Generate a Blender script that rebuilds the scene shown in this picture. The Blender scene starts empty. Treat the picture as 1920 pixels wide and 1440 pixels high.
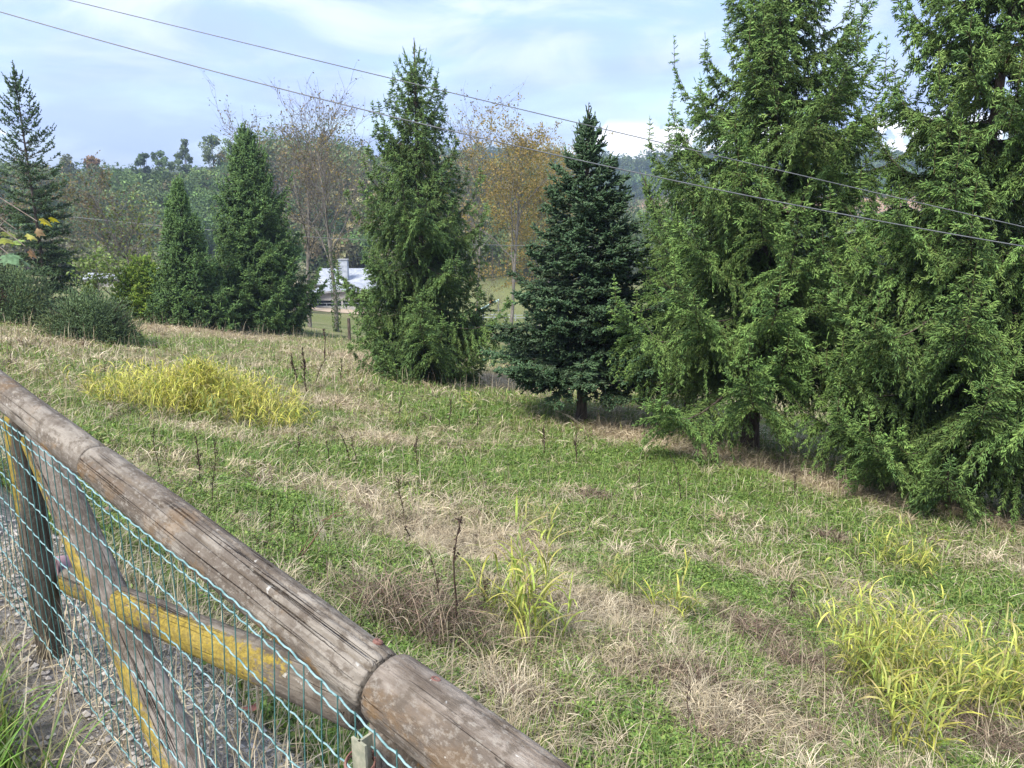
import bpy, math, random
import numpy as np
from mathutils import Vector, Matrix

R = math.radians
scene = bpy.context.scene
COL = scene.collection

# ------------------------------------------------------------------ camera
PITCH = 14.0
F_PX, CX, CY = 1400.0, 960.0, 720.0
CAM = np.array([0.0, 0.0, 1.6])
cam_data = bpy.data.cameras.new("camera")
cam_data.sensor_width = 36.0
cam_data.lens = 36.0 * F_PX / 1920.0
cam_data.clip_start = 0.05
cam_data.clip_end = 6000.0
cam = bpy.data.objects.new("camera", cam_data)
COL.objects.link(cam)
cam.location = CAM
cam.rotation_euler = (R(90 - PITCH), 0, 0)
scene.camera = cam

# ------------------------------------------------------------------ sky, sun, exposure
SUN_EL, SUN_AZ = 52.0, 215.0          # azimuth clockwise from +Y: behind the camera, to the left
SUN_STRENGTH, SUN_ANGLE = 3.0, 20.0
SKY_STRENGTH = 0.1
scene.view_settings.view_transform = 'Standard'
scene.view_settings.look = 'None'
scene.view_settings.exposure = 1.36
scene.view_settings.gamma = 1.0
scene.view_settings.use_curve_mapping = False

world = bpy.data.worlds.new("World")
scene.world = world
world.use_nodes = True
wt = world.node_tree
wt.nodes.clear()


def wn(t, **kw):
    n = wt.nodes.new(t)
    for k, v in kw.items():
        setattr(n, k, v)
    return n


def wmath(op, a, b=None):
    n = wn('ShaderNodeMath', operation=op)
    for i, v in enumerate((a, b)):
        if v is None:
            continue
        if isinstance(v, (int, float)):
            n.inputs[i].default_value = v
        else:
            wt.links.new(v, n.inputs[i])
    return n.outputs[0]


def wramp(sock, p0, p1):
    n = wn('ShaderNodeMapRange')
    n.interpolation_type = 'SMOOTHSTEP'
    wt.links.new(sock, n.inputs[0])
    n.inputs[1].default_value = p0
    n.inputs[2].default_value = p1
    return n.outputs[0]


def wmix(fac, a, b):
    n = wn('ShaderNodeMix', data_type='RGBA')
    wt.links.new(fac, n.inputs[0])
    for i, v in ((6, a), (7, b)):
        if isinstance(v, tuple):
            n.inputs[i].default_value = v + (1,)
        else:
            wt.links.new(v, n.inputs[i])
    return n.outputs[2]


def wnoise(vec, scale, detail, rough, dist=0.0):
    n = wn('ShaderNodeTexNoise')
    wt.links.new(vec, n.inputs['Vector'])
    n.inputs['Scale'].default_value = scale
    n.inputs['Detail'].default_value = detail
    n.inputs['Roughness'].default_value = rough
    n.inputs['Distortion'].default_value = dist
    return n.outputs[0]


sky = wn('ShaderNodeTexSky', sky_type='NISHITA')
sky.sun_disc = False
sky.sun_elevation = R(SUN_EL)
sky.sun_rotation = R(SUN_AZ)
sky.altitude = 200
sky.air_density = 1.0
sky.dust_density = 1.2
tc = wn('ShaderNodeTexCoord')
sep = wn('ShaderNodeSeparateXYZ')
wt.links.new(tc.outputs['Generated'], sep.inputs[0])
zz = wmath('ADD', wmath('MAXIMUM', sep.outputs[2], 0.0), 0.16)
comb = wn('ShaderNodeCombineXYZ')
wt.links.new(wmath('DIVIDE', sep.outputs[0], zz), comb.inputs[0])
wt.links.new(wmath('DIVIDE', sep.outputs[1], zz), comb.inputs[1])
n1 = wnoise(comb.outputs[0], 0.9, 8, 0.58, 0.5)
n2 = wnoise(comb.outputs[0], 1.5, 8, 0.60, 0.6)
# thin lavender veil over the blue, brighter streaks on it, small cumulus heads low on the right
veil = wramp(n1, 0.36, 0.62)
streak = wramp(n2, 0.40, 0.66)
c1 = wmix(wmath('ADD', wmath('MULTIPLY', veil, 0.72), 0.20), sky.outputs[0], (2.45, 3.15, 5.5))
streak = wmath('MULTIPLY', streak, wramp(sep.outputs[2], 0.05, 0.22))
c2 = wmix(wmath('MULTIPLY', streak, 0.85), c1, (4.3, 4.8, 5.85))
n3 = wnoise(tc.outputs['Generated'], 19.0, 5, 0.55)
band = wmath('MULTIPLY', wramp(sep.outputs[2], 0.150, 0.075), wramp(sep.outputs[0], 0.0, 0.15))
cum = wramp(wmath('ADD', n3, wmath('MULTIPLY', band, 0.26)), 0.70, 0.75)
cum = wmath('MULTIPLY', cum, wramp(sep.outputs[2], 0.100, 0.076))
c3 = wmix(wmath('MULTIPLY', cum, 0.85), c2, (9.0, 8.9, 9.0))
bg = wn('ShaderNodeBackground')
bg.inputs[1].default_value = SKY_STRENGTH
wt.links.new(c3, bg.inputs[0])
wo = wn('ShaderNodeOutputWorld')
wt.links.new(bg.outputs[0], wo.inputs[0])

sun_data = bpy.data.lights.new("sun", 'SUN')
sun_data.energy = SUN_STRENGTH
sun_data.angle = R(SUN_ANGLE)
sun_data.color = (1.0, 0.95, 0.87)
sun = bpy.data.objects.new("sun", sun_data)
COL.objects.link(sun)
sd = Vector((math.sin(R(SUN_AZ)) * math.cos(R(SUN_EL)), math.cos(R(SUN_AZ)) * math.cos(R(SUN_EL)), math.sin(R(SUN_EL))))
sun.rotation_euler = (-sd).to_track_quat('-Z', 'Y').to_euler()
sun.location = (-10, -10, 40)

scene.cycles.max_bounces = 6
scene.cycles.diffuse_bounces = 3
scene.cycles.glossy_bounces = 2
scene.cycles.transmission_bounces = 4
scene.cycles.transparent_max_bounces = 8
scene.cycles.volume_bounces = 0
scene.cycles.use_adaptive_sampling = True
scene.cycles.adaptive_threshold = 0.015

# ------------------------------------------------------------------ helpers
def arr(*a):
    return np.array(a, dtype=float)


def norm(v):
    return v / np.maximum(np.linalg.norm(v, axis=-1, keepdims=True), 1e-9)


def smooth(t):
    t = np.clip(t, 0, 1)
    return t * t * (3 - 2 * t)


def lerp(a, b, t):
    return a + (b - a) * t


class Geo:
    """collects vertices, triangles, quads and a tint per vertex, then links them as ONE mesh object"""

    def __init__(self):
        self.v, self.t, self.q, self.c, self.n = [], [], [], [], 0

    def add(self, v, tris=None, quads=None, col=None):
        v = np.asarray(v, dtype=np.float32).reshape(-1, 3)
        if tris is not None and len(tris):
            self.t.append(np.asarray(tris, dtype=np.int64).reshape(-1, 3) + self.n)
        if quads is not None and len(quads):
            self.q.append(np.asarray(quads, dtype=np.int64).reshape(-1, 4) + self.n)
        c = np.empty((len(v), 3), dtype=np.float32)
        c[:] = (0.5, 0.5, 0.5) if col is None else col
        self.c.append(c)
        self.v.append(v)
        self.n += len(v)

    def build(self, name, mat, parent=None, origin=(0, 0, 0), smooth_shade=False):
        me = bpy.data.meshes.new(name)
        V = np.concatenate(self.v) - np.asarray(origin, dtype=np.float32)
        T = np.concatenate(self.t) if self.t else np.zeros((0, 3), np.int64)
        Q = np.concatenate(self.q) if self.q else np.zeros((0, 4), np.int64)
        loops = np.concatenate([T.ravel(), Q.ravel()]).astype(np.int32)
        starts = np.concatenate([np.arange(len(T)) * 3, len(T) * 3 + np.arange(len(Q)) * 4]).astype(np.int32)
        me.vertices.add(len(V))
        me.vertices.foreach_set('co', V.ravel().astype(np.float32))
        me.loops.add(len(loops))
        me.loops.foreach_set('vertex_index', loops)
        me.polygons.add(len(starts))
        me.polygons.foreach_set('loop_start', starts)
        if smooth_shade:
            me.polygons.foreach_set('use_smooth', np.ones(len(starts), dtype=bool))
        else:
            me.polygons.foreach_set('use_smooth', np.zeros(len(starts), dtype=bool))
        at = me.attributes.new('tint', 'FLOAT_COLOR', 'POINT')
        C4 = np.ones((len(V), 4), np.float32)
        C4[:, :3] = np.concatenate(self.c)
        at.data.foreach_set('color', C4.ravel())
        me.update(calc_edges=True)
        me.validate()
        me.materials.append(mat)
        o = bpy.data.objects.new(name, me)
        COL.objects.link(o)
        if parent is not None:
            o.parent = parent
        else:
            o.location = origin
        return o


def tag(o, label=None, cat=None, group=None, kind=None):
    if label:
        o['label'] = label
    if cat:
        o['category'] = cat
    if group:
        o['group'] = group
    if kind:
        o['kind'] = kind
    return o


def thing(name, label, cat, loc, group=None):
    o = bpy.data.objects.new(name, None)
    o.empty_display_size = 0.2
    COL.objects.link(o)
    o.location = [float(x) for x in loc]
    return tag(o, label, cat, group)


def dup(o, parent=None):
    c = o.copy()
    COL.objects.link(c)
    if parent is not None:
        c.parent = parent
    for ch in o.children:
        dup(ch, c)
    return c


def tubes(P, Rad, sides=4):
    """many tubes at once: P (n,K,3), Rad (n,K)"""
    P = np.asarray(P, float)
    n, K, _ = P.shape
    T = norm(np.gradient(P, axis=1))
    ref = np.where(np.abs(T[..., 2:3]) > 0.9, arr(1, 0, 0), arr(0, 0, 1))
    U = norm(np.cross(T, ref))
    W = np.cross(T, U)
    a = np.arange(sides) / sides * 2 * np.pi
    ring = U[:, :, None, :] * np.cos(a)[None, None, :, None] + W[:, :, None, :] * np.sin(a)[None, None, :, None]
    V = P[:, :, None, :] + ring * np.asarray(Rad)[:, :, None, None]
    idx = np.arange(n * K * sides).reshape(n, K, sides)
    A = idx[:, :-1, :]
    B = np.roll(A, -1, axis=2)
    D = idx[:, 1:, :]
    E = np.roll(D, -1, axis=2)
    Q = np.stack([A, B, E, D], -1).reshape(-1, 4)
    return V.reshape(-1, 3), Q


def box(c, s, rot=None):
    c, s = np.asarray(c, float), np.asarray(s, float) / 2
    v = np.array([[x, y, z] for x in (-1, 1) for y in (-1, 1) for z in (-1, 1)]) * s
    if rot is not None:
        v = v @ np.asarray(rot).T
    q = [[0, 1, 3, 2], [4, 6, 7, 5], [0, 4, 5, 1], [2, 3, 7, 6], [0, 2, 6, 4], [1, 5, 7, 3]]
    return v + c, np.array(q)


def spindles(g, P, D, L, W, col, rng, sides=3):
    """needle-clad shoots: blunt three-sided fingers"""
    n = len(P)
    D = norm(D)
    U = norm(np.cross(D, norm(rng.normal(size=(n, 3)))))
    W2 = np.cross(D, U)
    L = np.asarray(L).reshape(n, 1)
    W = np.asarray(W).reshape(n, 1)
    a = np.arange(sides) / sides * 2 * np.pi
    parts = [P[:, None, :]]
    bend = rng.normal(0, .10, (n, 3))
    for f, w in ((.22, .85), (.78, .9)):
        mid = P + (D * f + bend * f * f) * L
        ring = mid[:, None, :] + (U[:, None, :] * np.cos(a)[None, :, None] + W2[:, None, :] * np.sin(a)[None, :, None]) * W[:, None, :] * w * (0.75 + 0.5 * rng.random((n, sides, 1)))
        parts.append(ring + D[:, None, :] * L[:, None, :] * (rng.random((n, sides, 1)) - 0.5) * 0.22)
    parts.append((P + (D + bend) * L)[:, None, :])
    V = np.concatenate(parts, axis=1)
    k = 2 * sides + 2
    b = (np.arange(n) * k)[:, None, None]
    t, q = [], []
    for i in range(sides):
        j = (i + 1) % sides
        t.append([0, 1 + j, 1 + i])
        q.append([1 + i, 1 + j, 1 + sides + j, 1 + sides + i])
        t.append([k - 1, 1 + sides + i, 1 + sides + j])
    T = (np.array(t)[None] + b).reshape(-1, 3)
    Q = (np.array(q)[None] + b).reshape(-1, 4)
    c = np.repeat(np.asarray(col).reshape(n, 1, 3), k, axis=1).reshape(-1, 3)
    g.add(V, T, Q, c)


def blades(g, P, yaw, L, W, th0, th1, col, K=3, twist=None, tipcol=None):
    """grass blades: bending strips, lean angle th0 at the base to th1 at the tip"""
    n = len(P)
    h = np.stack([np.cos(yaw), np.sin(yaw), np.zeros(n)], -1)
    side = np.stack([-np.sin(yaw), np.cos(yaw), np.zeros(n)], -1)
    if twist is not None:
        side = norm(side + np.stack([np.zeros(n), np.zeros(n), twist], -1))
    pts = [P]
    for k in range(K):
        th = th0 + (th1 - th0) * (k / max(K - 1, 1))
        pts.append(pts[-1] + (h * np.sin(th)[:, None] + arr(0, 0, 1) * np.cos(th)[:, None]) * (L / K)[:, None])
    wid = [0.75 + 0.5 * math.sin(math.pi * min(k / K * 1.3, 1)) if k < K else 0.08 for k in range(K + 1)]
    V = []
    for k in range(K + 1):
        w = side * (W * wid[k] * 0.5)[:, None]
        V += [pts[k] - w, pts[k] + w]
    V = np.stack(V, 1)
    m = 2 * (K + 1)
    b = (np.arange(n) * m)[:, None, None]
    q = np.array([[2 * k, 2 * k + 1, 2 * k + 3, 2 * k + 2] for k in range(K)])
    col = np.asarray(col).reshape(n, 1, 3)
    if tipcol is None:
        C = np.repeat(col, m, axis=1)
    else:
        f = np.repeat(np.linspace(0, 1, K + 1), 2)[None, :, None]
        C = col * (1 - f) + np.asarray(tipcol).reshape(n, 1, 3) * f
    g.add(V, None, (q[None] + b).reshape(-1, 4), C.reshape(-1, 3))


def leaf_quads(g, P, size, rng, col, up=0.0, N=None):
    """small rhombic leaves, randomly turned"""
    n = len(P)
    if N is None:
        N = norm(rng.normal(size=(n, 3)) + arr(0, 0, up))
    A = norm(np.cross(N, norm(rng.normal(size=(n, 3)))))
    B = np.cross(N, A)
    s = np.asarray(size).reshape(-1, 1) * np.ones((n, 1))
    V = np.stack([P - A * s, P - B * s * 0.55 + N * s * 0.12, P + A * s, P + B * s * 0.55 + N * s * 0.12], 1)
    Q = np.arange(n * 4).reshape(n, 4)
    g.add(V, None, Q, np.repeat(np.asarray(col).reshape(n, 1, 3), 4, axis=1).reshape(-1, 3))


def mixcol(pal, n, rng, jit=0.15):
    """n colours drawn between the colours of a palette, with brightness jitter"""
    pal = np.asarray(pal, float)
    i = rng.integers(0, len(pal), n)
    j = rng.integers(0, len(pal), n)
    t = rng.random((n, 1))
    c = pal[i] * (1 - t) + pal[j] * t
    return c * np.clip(rng.normal(1, jit, (n, 1)), 0.45, 1.7)


# smooth value noise (numpy) for the ground and the patches of the meadow
_rt = np.random.default_rng(11).random((256, 256))


def vnoise(x, y, s):
    x, y = np.asarray(x, float) * s, np.asarray(y, float) * s
    xi, yi = np.floor(x).astype(int), np.floor(y).astype(int)
    fx, fy = smooth(x - xi), smooth(y - yi)
    g = lambda a, b: _rt[a % 256, b % 256]
    return lerp(lerp(g(xi, yi), g(xi + 1, yi), fx), lerp(g(xi, yi + 1), g(xi + 1, yi + 1), fx), fy) * 2 - 1


# ------------------------------------------------------------------ the lie of the land
UX, UY = 0.77, -0.638          # along the fence, downhill to the right
D0 = 0.649
_pd = [-99, 0, 0.25, 0.6, 1.0, 2.0, 3.0, 4.0, 5.3, 7.5, 10, 14, 17, 22, 30, 45, 60, 75, 90, 2000]
_pz = [0, 0, -0.10, -0.38, -0.68, -1.12, -1.42, -1.74, -2.1, -2.62, -3.15, -3.75, -4.35, -5.2, -7.2, -10.5, -13.5, -15.5, -16.0, -16.0]
_fd = np.linspace(-4, 140, 4000)
_fz = np.interp(_fd, _pd, _pz)
_k = np.hanning(23)
_k /= _k.sum()
_fz = np.concatenate([_fz[:11], np.convolve(_fz, _k, 'valid'), _fz[-11:]])
RIDGE_A = [-1.2, -0.69, -0.55, -0.4, -0.3, -0.18, -0.05, 0.02, 0.08, 0.14, 0.3]
RIDGE_H = [17, 17.5, 16.5, 16, 19.5, 20.5, 19, 16, 8, 3, 1.5]


def H(x, y):
    x, y = np.asarray(x, float), np.asarray(y, float)
    d = -UY * x + UX * y - D0
    s = UX * x + UY * y
    road = 0.28 - 0.9 * np.tanh((s + 2.2) * 0.13 / 0.9)
    z = np.interp(d, _fd, _fz) + road * np.exp(-np.maximum(d, 0) / 1.6)
    rough = np.clip(d / 2.0, 0, 1)
    z = z + rough * (0.055 * vnoise(x, y, 0.9) + 0.03 * vnoise(x + 7, y, 2.3) + 0.12 * vnoise(x, y + 3, 0.22))
    yy = np.maximum(y, 1.0)
    a = x / yy
    hill = np.interp(a, RIDGE_A, RIDGE_H)
    z = z + hill * (smooth((y - 138) / 80) - 0.5 * smooth((y - 260) / 120))
    far = np.interp(a, [-1.5, -0.3, 0.0, 0.12, 0.25, 0.45, 1.0], [30, 34, 35, 36, 41, 44, 40])
    z = z + far * smooth((y - 400) / 270)
    big = smooth((y - 90) / 60)
    z = z + big * (0.9 * vnoise(x, y, 0.035) + 2.5 * smooth((y - 300) / 150) * vnoise(x, y + 50, 0.012))
    return z


_c, _s = math.cos(R(PITCH)), math.sin(R(PITCH))


def ray(px, py):
    u, v = (px - CX) / F_PX, (py - CY) / F_PX
    return arr(u, _c - v * _s, -(v * _c + _s))


def at(px, py, Y):
    """the point seen at a pixel of the photograph, Y metres ahead"""
    r = ray(px, py)
    return CAM + r * (Y / r[1])


_tt = np.concatenate([np.arange(0.6, 60, 0.02), np.arange(60, 1500, 0.25)])


def on_ground(px, py):
    """where the line of sight through a pixel of the photograph meets the land"""
    r = ray(px, py)
    p = CAM + r * _tt[:, None]
    below = p[:, 2] < H(p[:, 0], p[:, 1])
    d = -UY * p[:, 0] + UX * p[:, 1] - D0
    below &= d > 0.02
    i = np.argmax(below)
    q = p[i]
    return arr(q[0], q[1], H(q[0], q[1]))


def on_land(x, y):
    return arr(x, y, float(H(x, y)))


# meadow zones: real places on the slope, each (pixel, spread, kind)
GREEN = [(1000, 880, 2.3, 1.0), (1320, 910, 2.0, 1.0), (1180, 865, 2.0, 1.0), (1450, 960, 1.5, 1.0), (1560, 985, 1.3, 0.9), (1200, 960, 1.2, .6), (1800, 1110, 1.0, 0.9), (1650, 1010, 1.0, .5),
         (620, 870, 1.3, 0.6), (350, 840, 1.5, 0.7), (560, 960, .7, 0.6), (740, 1030, .6, .5), (860, 770, 1.8, .6), (1050, 780, 1.2, 0.5),
         (1600, 940, .9, .8), (480, 640, 2.2, .3), (250, 645, 2.0, .5), (600, 1400, .5, .8), (1340, 1090, .5, .35), (1100, 1400, .4, .3)]
STRAW = [(1150, 800, .9, .9), (1200, 818, 1.0, 1.0), (1280, 840, 1.0, 1.0), (1350, 855, .9, 1.0), (1420, 872, .9, 1.0), (1500, 893, .8, 1.0), (1570, 915, .7, 1.0), (1650, 942, .7, .9), (1120, 790, 1.2, .5), (760, 690, 2.6, .9), (900, 710, 2.0, .9),
         (620, 665, 2.2, .8), (300, 612, 2.5, 1.0), (440, 628, 2.5, .9), (730, 820, .9, .7), (850, 1010, .8, .9), (900, 1020, .6, .6), (1150, 1140, .5, .6), (960, 1290, .45, .75),
         (1180, 1250, .35, .4), (700, 930, .7, .6), (1300, 1340, .35, .5), (640, 760, 1.0, .6), (1830, 960, .8, .8), (60, 640, 2.5, .6)]
DARK = [(760, 1165, .45, 1.0), (850, 1150, .3, .8), (1400, 1190, .35, .8), (1300, 1270, .25, .8), (1620, 1350, .35, .9), (1110, 930, .25, .8), (1850, 1380, .4, .9), (1510, 890, .5, .4)]  # last spot paints the shade under the broad spruce into the ground


def _blobs(lst):
    return [(on_ground(px, py), r, w) for px, py, r, w in lst]


GREEN_B, STRAW_B, DARK_B = _blobs(GREEN), _blobs(STRAW), _blobs(DARK)


def blobsum(B, x, y):
    o = np.zeros(np.shape(x))
    for p, r, w in B:
        o = np.maximum(o, w * np.exp(-(((x - p[0]) ** 2 + (y - p[1]) ** 2) / (r * r))))
    return o


def zones(x, y):
    """green, straw and dark (tangles, painted tree shade) shares of the meadow at a place"""
    n = 0.5 * vnoise(x, y, 1.3) + 0.35 * vnoise(x + 5, y + 9, 3.1) + 0.3 * vnoise(x, y, 0.45)
    g = blobsum(GREEN_B, x, y)
    s = blobsum(STRAW_B, x, y)
    k = blobsum(DARK_B, x, y)
    green = np.clip(0.57 + 0.62 * g - 0.85 * s + 0.5 * n, 0.04, 0.98)
    dark = np.clip(k * (0.8 + 0.5 * n), 0, 1)
    return green, s, dark


# ------------------------------------------------------------------ materials
def new_mat(name):
    m = bpy.data.materials.new(name)
    m.use_nodes = True
    nt = m.node_tree
    nt.nodes.clear()
    out = nt.nodes.new('ShaderNodeOutputMaterial')
    return m, nt, out


class NT:
    def __init__(self, nt):
        self.nt = nt

    def n(self, t, **kw):
        nd = self.nt.nodes.new(t)
        for k, v in kw.items():
            setattr(nd, k, v)
        return nd

    def set(self, sock, v):
        if isinstance(v, bpy.types.NodeSocket):
            self.nt.links.new(v, sock)
        elif isinstance(v, tuple) and len(v) == 3 and sock.type == 'RGBA':
            sock.default_value = v + (1,)
        else:
            sock.default_value = v

    def noise(self, vec, scale, detail=4, rough=0.55, dist=0.0):
        nd = self.n('ShaderNodeTexNoise')
        if vec is not None:
            self.set(nd.inputs['Vector'], vec)
        nd.inputs['Scale'].default_value = scale
        nd.inputs['Detail'].default_value = detail
        nd.inputs['Roughness'].default_value = rough
        nd.inputs['Distortion'].default_value = dist
        return nd.outputs[0]

    def ramp(self, s, a, b, lo=0.0, hi=1.0):
        nd = self.n('ShaderNodeMapRange')
        nd.interpolation_type = 'SMOOTHSTEP'
        self.set(nd.inputs[0], s)
        nd.inputs[1].default_value = a
        nd.inputs[2].default_value = b
        nd.inputs[3].default_value = lo
        nd.inputs[4].default_value = hi
        return nd.outputs[0]

    def mix(self, f, a, b, mode='MIX'):
        nd = self.n('ShaderNodeMix', data_type='RGBA', blend_type=mode)
        self.set(nd.inputs[0], f)
        self.set(nd.inputs[6], a)
        self.set(nd.inputs[7], b)
        return nd.outputs[2]

    def math(self, op, a, b=0.0):
        nd = self.n('ShaderNodeMath', operation=op)
        self.set(nd.inputs[0], a)
        self.set(nd.inputs[1], b)
        return nd.outputs[0]

    def obj(self, scale=(1, 1, 1)):
        t = self.n('ShaderNodeTexCoord')
        mp = self.n('ShaderNodeMapping')
        self.nt.links.new(t.outputs['Object'], mp.inputs[0])
        mp.inputs['Scale'].default_value = scale
        return mp.outputs[0]

    def tint(self):
        a = self.n('ShaderNodeAttribute')
        a.attribute_name = 'tint'
        return a.outputs['Color']

    def bump(self, h, strength=0.4, dist=0.01):
        b = self.n('ShaderNodeBump')
        b.inputs['Strength'].default_value = strength
        b.inputs['Distance'].default_value = dist
        self.set(b.inputs['Height'], h)
        return b.outputs[0]

    def principled(self, col, rough=0.7, spec=0.3, normal=None, metal=0.0):
        p = self.n('ShaderNodeBsdfPrincipled')
        self.set(p.inputs['Base Color'], col)
        self.set(p.inputs['Roughness'], rough)
        p.inputs['Specular IOR Level'].default_value = spec
        p.inputs['Metallic'].default_value = metal
        if normal is not None:
            self.set(p.inputs['Normal'], normal)
        return p.outputs[0]


def foliage_mat(name, rough=0.55, transl=0.3, spec=0.25, warm=(1.15, 1.2, 0.6), nscale=30.0, namp=0.5):
    m, nt, out = new_mat(name)
    N = NT(nt)
    c = N.tint()
    v = N.ramp(N.noise(N.obj(), nscale, 3, 0.6), 0.3, 0.7, 1 - namp, 1 + namp)
    cv = N.n('ShaderNodeVectorMath', operation='SCALE')
    N.set(cv.inputs[0], c)
    N.set(cv.inputs['Scale'], v)
    col = cv.outputs[0]
    p = N.principled(col, rough, spec)
    if transl > 0:
        tr = N.n('ShaderNodeBsdfTranslucent')
        wv = N.n('ShaderNodeVectorMath', operation='MULTIPLY')
        N.set(wv.inputs[0], col)
        wv.inputs[1].default_value = warm
        N.set(tr.inputs[0], wv.outputs[0])
        mx = N.n('ShaderNodeMixShader')
        mx.inputs[0].default_value = transl
        nt.links.new(p, mx.inputs[1])
        nt.links.new(tr.outputs[0], mx.inputs[2])
        nt.links.new(mx.outputs[0], out.inputs[0])
    else:
        nt.links.new(p, out.inputs[0])
    return m


def bark_mat(name, a, b, scale=14.0, moss=None):
    m, nt, out = new_mat(name)
    N = NT(nt)
    v = N.obj((1, 1, 0.25))
    n = N.noise(v, scale, 5, 0.65)
    col = N.mix(N.ramp(n, 0.35, 0.65), a, b)
    if moss:
        col = N.mix(N.ramp(N.noise(N.obj(), 3.0, 4, 0.6), 0.5, 0.62), col, moss)
    nt.links.new(N.principled(col, 0.9, 0.1, N.bump(n, 0.8, 0.02)), out.inputs[0])
    return m


def plain_mat(name, a, b, scale=8.0, rough=0.6, spec=0.3, bump=0.2, metal=0.0):
    m, nt, out = new_mat(name)
    N = NT(nt)
    n = N.noise(N.obj(), scale, 5, 0.6)
    nt.links.new(N.principled(N.mix(N.ramp(n, 0.3, 0.7), a, b), rough, spec, N.bump(n, bump, 0.01), metal), out.inputs[0])
    return m


def ground_mat():
    m, nt, out = new_mat('ground')
    N = NT(nt)
    c = N.tint()
    o = N.obj()
    f1 = N.noise(o, 9.0, 6, 0.7)
    f2 = N.noise(o, 55.0, 4, 0.7)
    v = N.math('MULTIPLY', N.ramp(f1, 0.25, 0.75, 0.6, 1.35), N.ramp(f2, 0.25, 0.75, 0.55, 1.4))
    sc = N.n('ShaderNodeVectorMath', operation='SCALE')
    N.set(sc.inputs[0], c)
    N.set(sc.inputs['Scale'], v)
    nt.links.new(N.principled(sc.outputs[0], 0.95, 0.05, N.bump(N.math('ADD', f1, f2), 0.9, 0.03)), out.inputs[0])
    return m


def weathered_wood(name, base, base2, lichen=0.5, yellow_side=None, axis_scale=(0.5, 7, 7)):
    """grey weathered round wood, grain along local X, with pale crusts and ochre lichen"""
    m, nt, out = new_mat(name)
    N = NT(nt)
    grain = N.noise(N.obj((1.2, axis_scale[1] * 1.6, axis_scale[2] * 1.6)), 7.0, 7, 0.72)
    blot = N.noise(N.obj((1, 2.2, 2.2)), 5.0, 5, 0.6)
    fine = N.noise(N.obj((1, 1.6, 1.6)), 70.0, 4, 0.7)
    col = N.mix(N.ramp(grain, 0.32, 0.66), base, base2)
    col = N.mix(N.ramp(blot, 0.42, 0.60, 0, 0.75), col, (0.085, 0.066, 0.05))
    mott = N.noise(N.obj((1, 1.3, 1.3)), 24.0, 5, 0.7)
    col = N.mix(N.ramp(mott, 0.48, 0.60, 0, 0.75), col, (0.10, 0.08, 0.06))
    # fine dark cracks along the grain
    cr = N.noise(N.obj((0.35, 26, 26)), 1.6, 3, 0.5)
    crack = N.ramp(N.math('ABSOLUTE', N.math('SUBTRACT', cr, 0.5)), 0.0, 0.014, 1, 0)
    crack = N.math('MULTIPLY', crack, N.ramp(N.noise(N.obj((1, 3, 3)), 2.2, 2), 0.46, 0.56))
    col = N.mix(crack, col, (0.03, 0.022, 0.016))
    # pale crustose lichen
    pale = N.math('MULTIPLY', N.ramp(N.noise(N.obj((1, 1.4, 1.4)), 75.0, 5, 0.7), 0.50, 0.64), N.ramp(N.noise(N.obj(), 5.0, 4), 0.40, 0.58))
    col = N.mix(N.math('MULTIPLY', pale, 0.5 * min(1, lichen * 1.4)), col, (0.31, 0.285, 0.24))
    spot = N.ramp(N.noise(N.obj((1.0, 1.3, 1.3)), 46.0, 3, 0.6), 0.685, 0.73)
    col = N.mix(N.math('MULTIPLY', spot, 0.7), col, (0.46, 0.45, 0.41))
    # ochre lichen
    och = N.math('MULTIPLY', N.ramp(N.noise(N.obj((1.3, 2, 2)), 6.0, 5, 0.7), 0.53, 0.64), N.ramp(N.noise(N.obj(), 1.7, 2), 0.38, 0.6))
    tcn = N.n('ShaderNodeTexCoord')
    sp = N.n('ShaderNodeSeparateXYZ')
    nt.links.new(tcn.outputs['Object'], sp.inputs[0])
    if yellow_side is None:
        low = N.ramp(sp.outputs[2], 0.03, -0.045)          # thicker along the sheltered lower flank
        och = N.math('MULTIPLY', och, N.math('ADD', N.math('MULTIPLY', low, 0.8), 0.25))
        col = N.mix(N.math('MULTIPLY', och, 0.85), col, (0.26, 0.135, 0.03))
    else:
        ax, lo, hi = yellow_side
        side = N.ramp(sp.outputs[ax], lo, hi)
        patch = N.ramp(N.noise(N.obj((.5, 1, 1)), 3.4, 2), 0.34, 0.60)
        yl = N.ramp(N.math('ADD', N.math('MULTIPLY', N.math('MULTIPLY', side, patch), 0.62), N.noise(N.obj((1, 1.6, 1.6)), 40.0, 6, 0.8)), 0.94, 1.08, 0, .85)
        col = N.mix(yl, col, N.mix(N.ramp(fine, 0.35, 0.65), (0.20, 0.15, 0.03), (0.38, 0.28, 0.04)))
    h = N.math('ADD', N.math('MULTIPLY', grain, 0.8), N.math('MULTIPLY', fine, 0.5))
    h = N.math('SUBTRACT', h, N.math('MULTIPLY', crack, 1.2))
    nt.links.new(N.principled(col, 0.88, 0.15, N.bump(h, 0.8, 0.008)), out.inputs[0])
    return m


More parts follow.
